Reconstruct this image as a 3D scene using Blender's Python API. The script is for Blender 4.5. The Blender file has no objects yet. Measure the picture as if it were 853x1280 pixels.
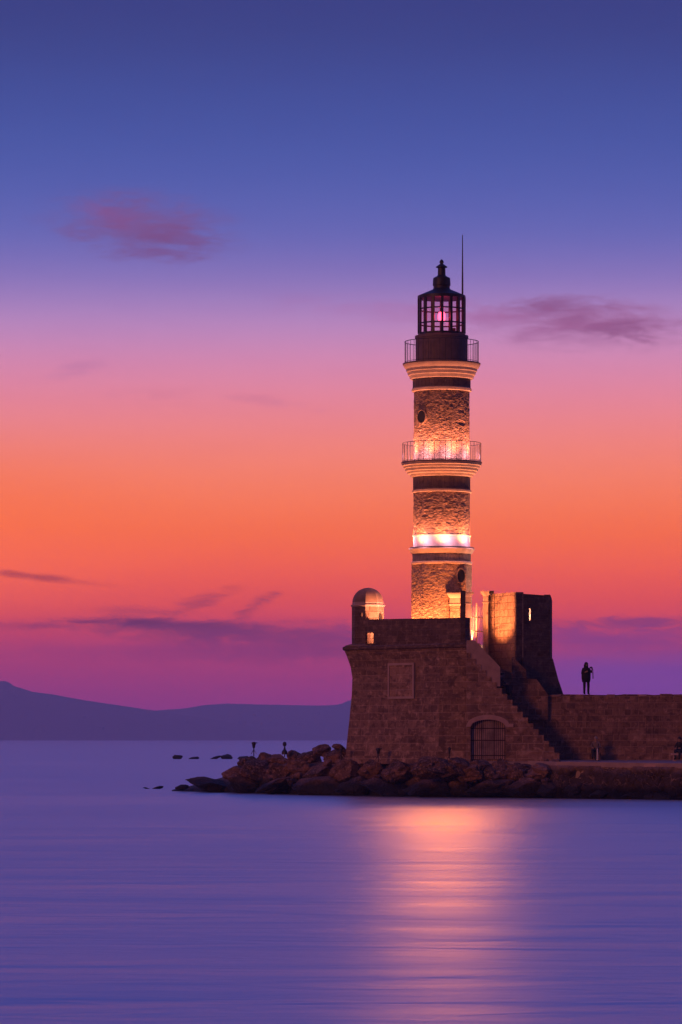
import bpy, bmesh, math, random
from mathutils import Vector, Matrix, noise
R = math.radians
PI = math.pi
scn = bpy.context.scene
COL = scn.collection
HAZE, HTOP, HFAR = 1.5e-4, 208.0, 13400.0          # air: density, top and far end of the haze box
F, CX, HY, H = 4400.0, 426.5, 924.0, 3.28     # focal length (px), picture centre, horizon, eye height

def X(px, Y): return (px - CX) * Y / F
def Z(py, Y): return H + (HY - py) * Y / F
def W(px, py, Y): return Vector((X(px, Y), Y, Z(py, Y)))
def lin(c):
    f = lambda v: v / 12.92 if v <= .04045 else ((v + .055) / 1.055) ** 2.4
    return tuple(f(v / 255) for v in c) + (1.0,)
def lerp(a, b, t): return a + (b - a) * t
def interp(pts, x):
    if x <= pts[0][0]: return pts[0][1]
    for (x0, y0), (x1, y1) in zip(pts, pts[1:]):
        if x <= x1: return lerp(y0, y1, (x - x0) / (x1 - x0))
    return pts[-1][1]

# ------------------------------------------------------------------ materials
class NT:
    def __init__(s, tree): s.t = tree; s.n = tree.nodes; s.l = tree.links
    def new(s, typ, **kw):
        n = s.n.new(typ)
        for k, v in kw.items(): setattr(n, k, v)
        return n
    def put(s, sock, v):
        if isinstance(v, bpy.types.NodeSocket): s.l.new(v, sock)
        elif v is not None: sock.default_value = v
    def math(s, op, a, b=None, c=None, clamp=False):
        n = s.new('ShaderNodeMath', operation=op, use_clamp=clamp)
        s.put(n.inputs[0], a)
        if b is not None: s.put(n.inputs[1], b)
        if c is not None: s.put(n.inputs[2], c)
        return n.outputs[0]
    def mix(s, f, a, b, blend='MIX'):
        n = s.new('ShaderNodeMix', data_type='RGBA', blend_type=blend)
        s.put(n.inputs['Factor'], f); s.put(n.inputs[6], a); s.put(n.inputs[7], b)
        return n.outputs[2]
    def noise(s, vec, scale, detail=4, rough=.55, dist=0.0):
        n = s.new('ShaderNodeTexNoise')
        s.put(n.inputs['Vector'], vec); n.inputs['Scale'].default_value = scale
        n.inputs['Detail'].default_value = detail; n.inputs['Roughness'].default_value = rough
        n.inputs['Distortion'].default_value = dist
        return n.outputs['Fac'], n.outputs['Color']
    def rng(s, v, a, b, c=0.0, d=1.0, smooth=False):
        n = s.new('ShaderNodeMapRange'); n.clamp = True
        if smooth: n.interpolation_type = 'SMOOTHSTEP'
        for i, q in enumerate((v, a, b, c, d)): s.put(n.inputs[i], q)
        return n.outputs[0]
    def mapping(s, vec, loc=(0, 0, 0), rot=(0, 0, 0), scale=(1, 1, 1)):
        n = s.new('ShaderNodeMapping')
        s.put(n.inputs['Vector'], vec); n.inputs['Location'].default_value = loc
        n.inputs['Rotation'].default_value = rot; n.inputs['Scale'].default_value = scale
        return n.outputs[0]
    def bump(s, h, strength, dist, normal=None):
        n = s.new('ShaderNodeBump'); s.put(n.inputs['Height'], h)
        n.inputs['Strength'].default_value = strength; n.inputs['Distance'].default_value = dist
        if normal is not None: s.put(n.inputs['Normal'], normal)
        return n.outputs[0]

def material(name):
    m = bpy.data.materials.new(name); m.use_nodes = True
    t = NT(m.node_tree); b = t.n['Principled BSDF']
    return m, t, b

def plain(name, col, rough=.7, var=.25, scale=6, metal=0.0, bump=.0):
    m, t, b = material(name)
    tc = t.new('ShaderNodeTexCoord')
    f, _ = t.noise(tc.outputs['Object'], scale, 6)
    c = t.mix(t.rng(f, .3, .7), tuple(v * (1 - var) for v in col) + (1,), tuple(min(1, v * (1 + var)) for v in col) + (1,))
    t.put(b.inputs['Base Color'], c); b.inputs['Roughness'].default_value = rough
    b.inputs['Metallic'].default_value = metal
    if bump: t.put(b.inputs['Normal'], t.bump(f, .6, bump))
    return m

def masonry(name, c1, c2, cm, bw=.72, rh=.34, mortar=.018, rough=.9, bump=.03, patch=.6, dark=(.5, .45, .45)):
    m, t, b = material(name)
    uv = t.new('ShaderNodeUVMap').outputs[0]
    wob, wc = t.noise(uv, 1.3, 3)
    vm = t.new('ShaderNodeVectorMath', operation='MULTIPLY_ADD')
    t.put(vm.inputs[0], wc); vm.inputs[1].default_value = (.10, .07, 0); t.put(vm.inputs[2], uv)
    br = t.new('ShaderNodeTexBrick'); br.offset = .43; br.squash = .8; br.squash_frequency = 3
    t.put(br.inputs['Vector'], vm.outputs[0])
    br.inputs['Color1'].default_value = (*c1, 1); br.inputs['Color2'].default_value = (*c2, 1); br.inputs['Mortar'].default_value = (*cm, 1)
    br.inputs['Scale'].default_value = 1.0; br.inputs['Mortar Size'].default_value = mortar; br.inputs['Mortar Smooth'].default_value = .35
    br.inputs['Bias'].default_value = 0.0; br.inputs['Brick Width'].default_value = bw; br.inputs['Row Height'].default_value = rh
    b2 = t.new('ShaderNodeTexBrick'); b2.offset = .37; b2.squash = 1.5; b2.squash_frequency = 2
    t.put(b2.inputs['Vector'], vm.outputs[0])
    for q in ('Color1', 'Color2', 'Mortar'): b2.inputs[q].default_value = br.inputs[q].default_value
    b2.inputs['Scale'].default_value = 1.0; b2.inputs['Mortar Size'].default_value = mortar * .9; b2.inputs['Mortar Smooth'].default_value = .35
    b2.inputs['Brick Width'].default_value = bw * .62; b2.inputs['Row Height'].default_value = rh
    sw_, _ = t.noise(t.mapping(uv, scale=(.5, 1.1, 1)), 1, 3); pick = t.rng(sw_, .49, .51)
    bcol = t.mix(pick, br.outputs['Color'], b2.outputs['Color']); bfac = t.math('ADD', t.math('MULTIPLY', br.outputs['Fac'], t.math('SUBTRACT', 1.0, pick)), t.math('MULTIPLY', b2.outputs['Fac'], pick))
    big, _ = t.noise(uv, .55, 5, .6); mid, _ = t.noise(uv, 2.6, 6, .65); fine, _ = t.noise(uv, 16, 5, .65)
    c = t.mix(t.rng(big, .35, .68, 0, patch), bcol, (*[v * d for v, d in zip(c1, dark)], 1))
    c = t.mix(t.rng(mid, .54, .68, 0, .7), c, (*[min(1, v * 1.5) for v in cm], 1))
    c = t.mix(t.rng(mid, .46, .32, 0, .75), c, (*[v * .4 for v in c2], 1))
    pt, _ = t.noise(t.mapping(uv, loc=(7, 3, 0), scale=(.9, 1.3, 1)), 1.0, 6, .7, .6)
    c = t.mix(t.rng(pt, .56, .66, 0, .6), c, (*[min(1, v * 1.25) for v in cm], 1))
    c = t.mix(t.rng(pt, .43, .36, 0, .7), c, (*[v * .45 for v in c2], 1))
    st, _ = t.noise(t.mapping(uv, scale=(3.2, .28, 1)), 1.0, 4, .6)
    c = t.mix(t.rng(st, .55, .75, 0, .35), c, (*[v * .45 for v in c2], 1))
    t.put(b.inputs['Base Color'], t.mix(t.rng(fine, .3, .7, 0, .35), c, t.mix(1, c, (.6, .6, .6, 1), 'MULTIPLY')))
    b.inputs['Roughness'].default_value = rough; b.inputs['Specular IOR Level'].default_value = .25
    h = t.math('ADD', t.math('MULTIPLY', bfac, -.9), t.math('ADD', t.math('MULTIPLY', mid, 1.3), t.math('MULTIPLY', fine, .55)))
    t.put(b.inputs['Normal'], t.bump(h, .9, bump))
    return m

def rubble_mat(name, c1, c2, scale=(2.2, 4.2), bump=.03):
    m, t, b = material(name)
    uv = t.new('ShaderNodeUVMap').outputs[0]
    v = t.mapping(uv, scale=(scale[0], scale[1], 1))
    vo = t.new('ShaderNodeTexVoronoi', feature='DISTANCE_TO_EDGE'); t.put(vo.inputs['Vector'], v); vo.inputs['Scale'].default_value = 1
    vc = t.new('ShaderNodeTexVoronoi'); t.put(vc.inputs['Vector'], v); vc.inputs['Scale'].default_value = 1
    sep = t.new('ShaderNodeSeparateColor'); t.put(sep.inputs[0], vc.outputs['Color'])
    mid, _ = t.noise(uv, 3, 6, .65); fine, _ = t.noise(uv, 14, 5, .7)
    c = t.mix(sep.outputs[0], (*c1, 1), (*c2, 1))
    c = t.mix(t.rng(vo.outputs['Distance'], .0, .09, .75, 0), c, (*[q * .35 for q in c2], 1))
    c = t.mix(t.rng(mid, .5, .64, 0, .7), c, (*[q * .4 for q in c2], 1))
    c = t.mix(t.rng(fine, .3, .7, 0, .4), c, (*[q * .6 for q in c1], 1))
    t.put(b.inputs['Base Color'], c); b.inputs['Roughness'].default_value = .95; b.inputs['Specular IOR Level'].default_value = .2
    h = t.math('ADD', t.math('MULTIPLY', t.rng(vo.outputs['Distance'], 0, .2), 1.0), t.math('ADD', t.math('MULTIPLY', mid, .9), t.math('MULTIPLY', fine, .7)))
    t.put(b.inputs['Normal'], t.bump(h, .9, bump))
    return m

M = {}
M['fort'] = masonry('fort_stone', (.36, .225, .165), (.19, .115, .085), (.48, .32, .25), bw=1.0, rh=.44, mortar=.032)
M['stair'] = masonry('stair_stone', (.46, .285, .21), (.26, .155, .115), (.56, .38, .30), bw=1.15, rh=.44, mortar=.03, patch=.25)
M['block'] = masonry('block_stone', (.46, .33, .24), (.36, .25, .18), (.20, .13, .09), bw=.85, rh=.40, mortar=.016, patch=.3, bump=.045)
M['shaded_block'] = masonry('shaded_block_stone', (.17, .115, .095), (.11, .07, .06), (.23, .155, .13), bw=.6, rh=.30, mortar=.014, patch=.3)  # shade of the unlit guardhouse faces and end post, put into the colour
M['wall'] = masonry('walkway_stone', (.35, .21, .15), (.19, .11, .08), (.44, .28, .21), bw=.62, rh=.36, mortar=.03, patch=.4)
M['parapet'] = masonry('parapet_stone', (.22, .14, .11), (.12, .075, .06), (.30, .195, .155), bw=.7, rh=.32, mortar=.024)
M['smooth'] = plain('rendered_stone', (.47, .34, .31), .9, .12, 1.5, bump=.01)
M['stair_parapet'] = plain('parapet_render', (.48, .335, .31), .9, .2, 2.2, bump=.012)
M['dome'] = plain('dome_plaster', (.25, .165, .13), .9, .25, 2.5, bump=.012)
M['tower'] = rubble_mat('tower_rubble', (.52, .35, .25), (.34, .225, .16), (3.4, 10.0), .018)
M['trim'] = plain('trim_stone', (.58, .45, .36), .85, .18, 3, bump=.012)
M['white'] = plain('limewash', (.62, .52, .48), .8, .12, 4, bump=.008)
M['frieze'] = masonry('frieze_stone', (.30, .22, .18), (.22, .16, .13), (.16, .11, .09), bw=.30, rh=.9, mortar=.012)
M['drum'] = plain('drum_paint', (.20, .13, .115), .7, .2, 3)
M['metal'] = plain('dark_metal', (.018, .015, .016), .5, .2, 8)
M['bars'] = plain('wrought_iron', (.045, .03, .028), .6, .3, 9)
M['pale_iron'] = plain('pale_painted_iron', (.55, .45, .38), .5, .15, 9)
M['wood'] = plain('gate_timber', (.78, .50, .43), .8, .35, 2.2, bump=.01)
M['hole'] = plain('opening_shade', (.006, .005, .005), .9, .1, 3)  # solid near-black plug, its colour standing for shade inside the oval windows
M['concrete'] = plain('quay_concrete', (.40, .30, .29), .9, .22, 1.1, bump=.01)
M['arch'] = plain('arch_stone', (.55, .38, .36), .9, .15, 2.5, bump=.012)
M['bollard'] = plain('white_paint', (.80, .76, .72), .5, .05, 8)
M['cloth'] = plain('black_cloth', (.012, .011, .013), .9, .3, 9)
M['cloth_navy'] = plain('navy_cloth', (.03, .03, .045), .9, .3, 9)
M['cloth_grey'] = plain('grey_cloth', (.22, .17, .17), .9, .2, 9)
M['skin'] = plain('skin', (.42, .26, .2), .6, .08, 9)
M['hair'] = plain('dark_hair', (.015, .011, .01), .6, .3, 15)
M['grey_hair'] = plain('grey_hair', (.35, .30, .30), .7, .2, 15)
M['hill'] = plain('scrub_hillside', (.05, .055, .05), 1, .4, .01)

def rock_mat():
    m, t, b = material('boulder_rock')
    g = t.new('ShaderNodeNewGeometry'); oi = t.new('ShaderNodeObjectInfo')
    pos = g.outputs['Position']
    a, _ = t.noise(pos, .9, 6, .6); f, _ = t.noise(pos, 7, 6, .7)
    vo = t.new('ShaderNodeTexVoronoi', feature='DISTANCE_TO_EDGE'); t.put(vo.inputs['Vector'], pos); vo.inputs['Scale'].default_value = 1.6
    c = t.mix(oi.outputs['Random'], (.16, .09, .07, 1), (.30, .17, .125, 1))
    c = t.mix(t.rng(a, .42, .6, 0, .85), c, (.075, .052, .048, 1))
    c = t.mix(t.math('MULTIPLY', t.rng(vo.outputs['Distance'], .0, .05, .7, 0), t.rng(a, .4, .6)), c, (.03, .022, .02, 1))
    c = t.mix(t.rng(f, .50, .64, 0, .8), c, (.46, .28, .22, 1))
    sep = t.new('ShaderNodeSeparateXYZ'); t.put(sep.inputs[0], pos)
    z = t.math('ADD', sep.outputs[2], t.math('MULTIPLY', a, -.9))
    wet = t.rng(z, .05, .75, 1, 0, True)                 # weed and algae up to the splash line
    c = t.mix(wet, c, t.mix(f, (.016, .015, .017, 1), (.035, .030, .030, 1)))
    t.put(b.inputs['Base Color'], c)
    t.put(b.inputs['Roughness'], t.math('MULTIPLY_ADD', wet, -.35, .95)); b.inputs['Specular IOR Level'].default_value = .2
    h = t.math('ADD', t.math('MULTIPLY', a, 1.4), t.math('ADD', t.math('MULTIPLY', f, .5), t.math('MULTIPLY', t.rng(vo.outputs['Distance'], 0, .1), .25)))
    t.put(b.inputs['Normal'], t.bump(h, 1.0, .16))
    return m
M['rock'] = rock_mat()

def seawall_mat():
    m, t, b = material('rubble_quay_face')
    g = t.new('ShaderNodeNewGeometry'); pos = g.outputs['Position']
    nz, nc = t.noise(pos, 1.5, 4)
    vm = t.new('ShaderNodeVectorMath', operation='MULTIPLY_ADD'); t.put(vm.inputs[0], nc); vm.inputs[1].default_value = (.75,) * 3; t.put(vm.inputs[2], pos)
    vo = t.new('ShaderNodeTexVoronoi', feature='DISTANCE_TO_EDGE'); t.put(vo.inputs['Vector'], vm.outputs[0]); vo.inputs['Scale'].default_value = 1.9
    f, _ = t.noise(pos, 9, 5, .7)
    c = t.mix(t.rng(f, .3, .7), (.045, .032, .03, 1), (.11, .075, .07, 1))
    c = t.mix(t.math('MULTIPLY', t.rng(vo.outputs['Distance'], .015, .055, 1, 0), t.rng(nz, .42, .60, 0, .8)), c, (.36, .24, .20, 1))
    sep = t.new('ShaderNodeSeparateXYZ'); t.put(sep.inputs[0], pos)
    z = t.math('ADD', sep.outputs[2], t.math('MULTIPLY', nz, -.8))
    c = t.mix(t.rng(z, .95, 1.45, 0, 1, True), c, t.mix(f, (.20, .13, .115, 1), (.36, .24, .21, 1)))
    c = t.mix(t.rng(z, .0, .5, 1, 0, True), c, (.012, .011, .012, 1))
    t.put(b.inputs['Base Color'], c); b.inputs['Roughness'].default_value = .9; b.inputs['Specular IOR Level'].default_value = .2
    t.put(b.inputs['Normal'], t.bump(t.math('ADD', t.rng(vo.outputs['Distance'], 0, .15), f), .9, .07))
    return m
M['seawall'] = seawall_mat()

def water_mat():
    m, t, b = material('sea_water')
    g = t.new('ShaderNodeNewGeometry'); pos = g.outputs['Position']
    l1, _ = t.noise(t.mapping(pos, rot=(0, 0, .12), scale=(.075, .21, 1)), 1, 3, .5, .6)
    l2, _ = t.noise(t.mapping(pos, rot=(0, 0, -.10), scale=(.34, .75, 1)), 1, 4, .55, .9)
    l3, _ = t.noise(t.mapping(pos, rot=(0, 0, -.03), scale=(.010, .030, 1)), 1, 4, .55, .5)
    h = t.math('ADD', t.math('MULTIPLY', l1, 1.0), t.math('MULTIPLY', l2, .28))
    nrm = t.bump(h, 1.0, .20)
    t.put(b.inputs['Normal'], nrm)
    t.put(b.inputs['Base Color'], t.mix(t.rng(l1, .3, .7), (.06, .06, .16, 1), (.11, .10, .22, 1)))
    b.inputs['Roughness'].default_value = .4; b.inputs['IOR'].default_value = 1.33
    wide = t.new('ShaderNodeBsdfGlossy', distribution='MULTI_GGX'); wide.inputs['Color'].default_value = (.92, .95, .97, 1)
    t.put(wide.inputs['Roughness'], t.rng(l3, .3, .7, .36, .50)); t.l.new(nrm, wide.inputs['Normal'])
    near = t.new('ShaderNodeBsdfGlossy', distribution='BECKMANN'); near.inputs['Color'].default_value = (.92, .95, 1, 1)
    t.put(near.inputs['Roughness'], t.rng(l1, .35, .65, .31, .40)); t.l.new(nrm, near.inputs['Normal'])
    m1 = t.new('ShaderNodeMixShader'); l4, _ = t.noise(t.mapping(pos, rot=(0, 0, .05), scale=(.13, .42, 1)), 1, 5, .6, 1.2)
    mm = t.math('ADD', t.math('MULTIPLY', l3, .45), t.math('MULTIPLY', l4, .55))
    t.put(m1.inputs[0], t.rng(mm, .34, .66, .42, .15, True))
    t.l.new(wide.outputs[0], m1.inputs[1]); t.l.new(near.outputs[0], m1.inputs[2])
    m2 = t.new('ShaderNodeMixShader'); m2.inputs[0].default_value = .80
    t.l.new(b.outputs[0], m2.inputs[1]); t.l.new(m1.outputs[0], m2.inputs[2]); t.l.new(m2.outputs[0], t.n['Material Output'].inputs[0])
    return m
M['water'] = water_mat()

def glass_mat():
    m, t, b = material('lantern_glass')
    b.inputs['Base Color'].default_value = (.9, .75, .8, 1); b.inputs['Roughness'].default_value = .06
    tr = t.new('ShaderNodeBsdfTransparent'); tr.inputs[0].default_value = (.96, .86, .90, 1)
    gl = t.new('ShaderNodeBsdfGlossy'); gl.inputs['Roughness'].default_value = .08; gl.inputs[0].default_value = (1, .9, .93, 1)
    df = t.new('ShaderNodeBsdfTranslucent'); df.inputs[0].default_value = (.8, .5, .55, 1)
    m1 = t.new('ShaderNodeMixShader'); m1.inputs[0].default_value = .03
    m2 = t.new('ShaderNodeMixShader'); m2.inputs[0].default_value = .035
    t.l.new(tr.outputs[0], m1.inputs[1]); t.l.new(gl.outputs[0], m1.inputs[2])
    t.l.new(m1.outputs[0], m2.inputs[1]); t.l.new(df.outputs[0], m2.inputs[2])
    t.l.new(m2.outputs[0], t.n['Material Output'].inputs[0]); t.n.remove(b)
    return m
M['glass'] = glass_mat()

def emit_mat(name, col, st):
    m, t, b = material(name)
    b.inputs['Base Color'].default_value = (.4, .05, .05, 1)
    b.inputs['Emission Color'].default_value = (*col, 1); b.inputs['Emission Strength'].default_value = st
    return m
M['beacon'] = emit_mat('beacon_lamp', (1, .06, .13), 6.0)
M['beacon_core'] = emit_mat('beacon_core', (1, .6, .55), 6.0)

# ------------------------------------------------------------------ mesh builder
class MB:
    def __init__(s): s.v = []; s.f = []; s.uv = {}
    def face(s, pts, uvs=None):
        i = len(s.v); s.v.extend(Vector(p) for p in pts); s.f.append(tuple(range(i, i + len(pts))))
        if uvs: s.uv[len(s.f) - 1] = uvs
    def box(s, lo, hi, rot=0.0, c=None):
        lo, hi = Vector(lo), Vector(hi)
        ps = [Vector((x, y, z)) for z in (lo.z, hi.z) for y in (lo.y, hi.y) for x in (lo.x, hi.x)]
        if rot:
            c = Vector(c) if c is not None else (lo + hi) / 2
            mt = Matrix.Rotation(rot, 3, 'Z'); ps = [c + mt @ (p - c) for p in ps]
        b = len(s.v); s.v.extend(ps)
        for q in ((0, 2, 3, 1), (4, 5, 7, 6), (0, 1, 5, 4), (1, 3, 7, 5), (3, 2, 6, 7), (2, 0, 4, 6)): s.f.append(tuple(b + k for k in q))
        return s
    def tube(s, pts, rad, n=8, closed=False):
        pts = [Vector(p) for p in pts]; b = len(s.v); k = len(pts)
        rads = rad if isinstance(rad, (list, tuple)) else [rad] * k
        for i, p in enumerate(pts):
            a = pts[(i - 1) % k] if (closed or i) else p; c = pts[(i + 1) % k] if (closed or i < k - 1) else p
            d = (c - a).normalized(); up = Vector((0, 0, 1)) if abs(d.z) < .95 else Vector((1, 0, 0))
            e1 = d.cross(up).normalized(); e2 = d.cross(e1).normalized()
            for j in range(n):
                t = 2 * PI * j / n; s.v.append(p + (e1 * math.cos(t) + e2 * math.sin(t)) * rads[i])
        for i in range(k if closed else k - 1):
            for j in range(n):
                s.f.append((b + i * n + j, b + i * n + (j + 1) % n, b + ((i + 1) % k) * n + (j + 1) % n, b + ((i + 1) % k) * n + j))
        if not closed:
            s.f.append(tuple(b + j for j in range(n))[::-1]); s.f.append(tuple(b + (k - 1) * n + j for j in range(n)))
        return s
    def lathe(s, prof, c, n=64, ph=0.0, caps=True):
        b = len(s.v); k = len(prof)
        for r, z in prof:
            for j in range(n):
                t = ph + 2 * PI * j / n; s.v.append(Vector((c[0] + r * math.sin(t), c[1] - r * math.cos(t), z)))
        for i in range(k - 1):
            for j in range(n):
                j2 = (j + 1) % n
                s.f.append((b + i * n + j, b + i * n + j2, b + (i + 1) * n + j2, b + (i + 1) * n + j))
                u0, u1 = j / n * 2 * PI * prof[0][0], (j + 1) / n * 2 * PI * prof[0][0]
                s.uv[len(s.f) - 1] = [(u0, prof[i][1]), (u1, prof[i][1]), (u1, prof[i + 1][1]), (u0, prof[i + 1][1])]
        if caps:
            s.f.append(tuple(b + j for j in range(n))[::-1]); s.f.append(tuple(b + (k - 1) * n + j for j in range(n)))
        return s
    def loft(s, rings, caps=True):
        b = len(s.v); n = len(rings[0])
        for r in rings: s.v.extend(Vector(p) for p in r)
        for i in range(len(rings) - 1):
            for j in range(n):
                s.f.append((b + i * n + j, b + i * n + (j + 1) % n, b + (i + 1) * n + (j + 1) % n, b + (i + 1) * n + j))
        if caps:
            s.f.append(tuple(b + j for j in range(n))[::-1]); s.f.append(tuple(b + (len(rings) - 1) * n + j for j in range(n)))
        return s
    def build(s, name, mat, parent=None, smooth=False, merge=True, origin=None, angle=None, bevel=0):
        base = Vector(origin) if origin is not None else (parent['_b'] if False else base_of(parent))
        me = bpy.data.meshes.new(name)
        bm = bmesh.new(); vs = [bm.verts.new(p) for p in s.v]; uvl = bm.loops.layers.uv.new('UVMap')
        for fi, f in enumerate(s.f):
            try: fc = bm.faces.new([vs[i] for i in f])
            except ValueError: continue
            fc.smooth = smooth
            q = s.uv.get(fi)
            if q:
                for lp, u in zip(fc.loops, q): lp[uvl].uv = u
            else:
                fc.normal_update(); nn = fc.normal
                for lp in fc.loops:
                    p = lp.vert.co
                    if abs(nn.z) > .75: lp[uvl].uv = (p.x, p.y)
                    else:
                        t = Vector((-nn.y, nn.x, 0)).normalized(); lp[uvl].uv = (p.dot(t), p.z)
        if merge: bmesh.ops.remove_doubles(bm, verts=bm.verts, dist=1e-4)
        bmesh.ops.recalc_face_normals(bm, faces=bm.faces)
        bmesh.ops.translate(bm, verts=bm.verts, vec=-base)
        bm.to_mesh(me); bm.free()
        me.materials.append(mat if not isinstance(mat, str) else M[mat])
        o = bpy.data.objects.new(name, me); COL.objects.link(o)
        if parent is not None: o.parent = parent
        else: o.location = base
        if bevel:
            bv = o.modifiers.new('bevel', 'BEVEL'); bv.width = bevel; bv.segments = 2; bv.limit_method = 'ANGLE'; bv.angle_limit = R(40)
        if angle is not None:
            for p in me.polygons: p.use_smooth = True
            me.set_sharp_from_angle(angle=R(angle))
        return o
BASE = {}
def base_of(p):
    v = Vector((0, 0, 0))
    while p is not None: v = v + Vector(p.location); p = p.parent
    return v
def tag(o, label, cat, group=None, kind=None):
    if label: o['label'] = label
    if cat: o['category'] = cat
    if group: o['group'] = group
    if kind: o['kind'] = kind
    return o
def thing(name, loc, label, cat, group=None):
    o = bpy.data.objects.new(name, None); COL.objects.link(o); o.location = loc; o.empty_display_size = .3
    return tag(o, label, cat, group)
def struct(o): o['kind'] = 'structure'; return o

def panel(mb, a, b, top, bot, t, holes=(), us=()):
    """Upright wall from plan point a to b (left to right as seen), with stepped top and openings."""
    a, b = Vector((*a, 0)), Vector((*b, 0)); L = (b - a).length; d = (b - a) / L; out = Vector((d.y, -d.x, 0))
    cuts = {0.0, L} | {u for u in us if 0 < u < L}
    for (u0, u1, lo, hi, n) in holes:
        for i in range(n + 1): cuts.add(lerp(u0, u1, i / n))
    cuts = sorted(cuts); e = 1e-5
    fn = lambda g, u: g(u) if callable(g) else g
    cols = []
    for ua, ub in zip(cuts, cuts[1:]):
        um = (ua + ub) / 2
        A, B = [(fn(bot, ua + e), fn(top, ua + e))], [(fn(bot, ub - e), fn(top, ub - e))]
        for (u0, u1, lo, hi, n) in holes:
            if u0 - e < um < u1 + e:
                A = [(A[0][0], fn(lo, ua + e)), (fn(hi, ua + e), A[0][1])]
                B = [(B[0][0], fn(lo, ub - e)), (fn(hi, ub - e), B[0][1])]
        keep = [(p, q) for p, q in zip(A, B) if p[1] - p[0] > 1e-4 or q[1] - q[0] > 1e-4]
        cols.append((ua, ub, [p for p, _ in keep], [q for _, q in keep]))
    P = lambda u, z, back: a + d * u + Vector((0, 0, z)) - out * (t if back else 0)
    for i, (ua, ub, A, B) in enumerate(cols):
        for (a0, a1), (b0, b1) in zip(A, B):
            mb.face([P(ua, a0, 0), P(ub, b0, 0), P(ub, b1, 0), P(ua, a1, 0)])
            mb.face([P(ua, a1, 1), P(ub, b1, 1), P(ub, b0, 1), P(ua, a0, 1)])
            mb.face([P(ua, a1, 0), P(ub, b1, 0), P(ub, b1, 1), P(ua, a1, 1)])
            mb.face([P(ua, a0, 1), P(ub, b0, 1), P(ub, b0, 0), P(ua, a0, 0)])
        for u, own, other in ((ua, A, cols[i - 1][3] if i else []), (ub, B, cols[i + 1][2] if i < len(cols) - 1 else [])):
            for iv in own:
                rest = [iv]
                for o in other:
                    nr = []
                    for (p, q) in rest:
                        if o[1] <= p or o[0] >= q: nr.append((p, q)); continue
                        if o[0] > p + 1e-3: nr.append((p, o[0]))
                        if o[1] < q - 1e-3: nr.append((o[1], q))
                    rest = nr
                for (p, q) in rest:
                    if q - p > 1e-3: mb.face([P(u, p, 0), P(u, p, 1), P(u, q, 1), P(u, q, 0)])
    return mb

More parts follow.
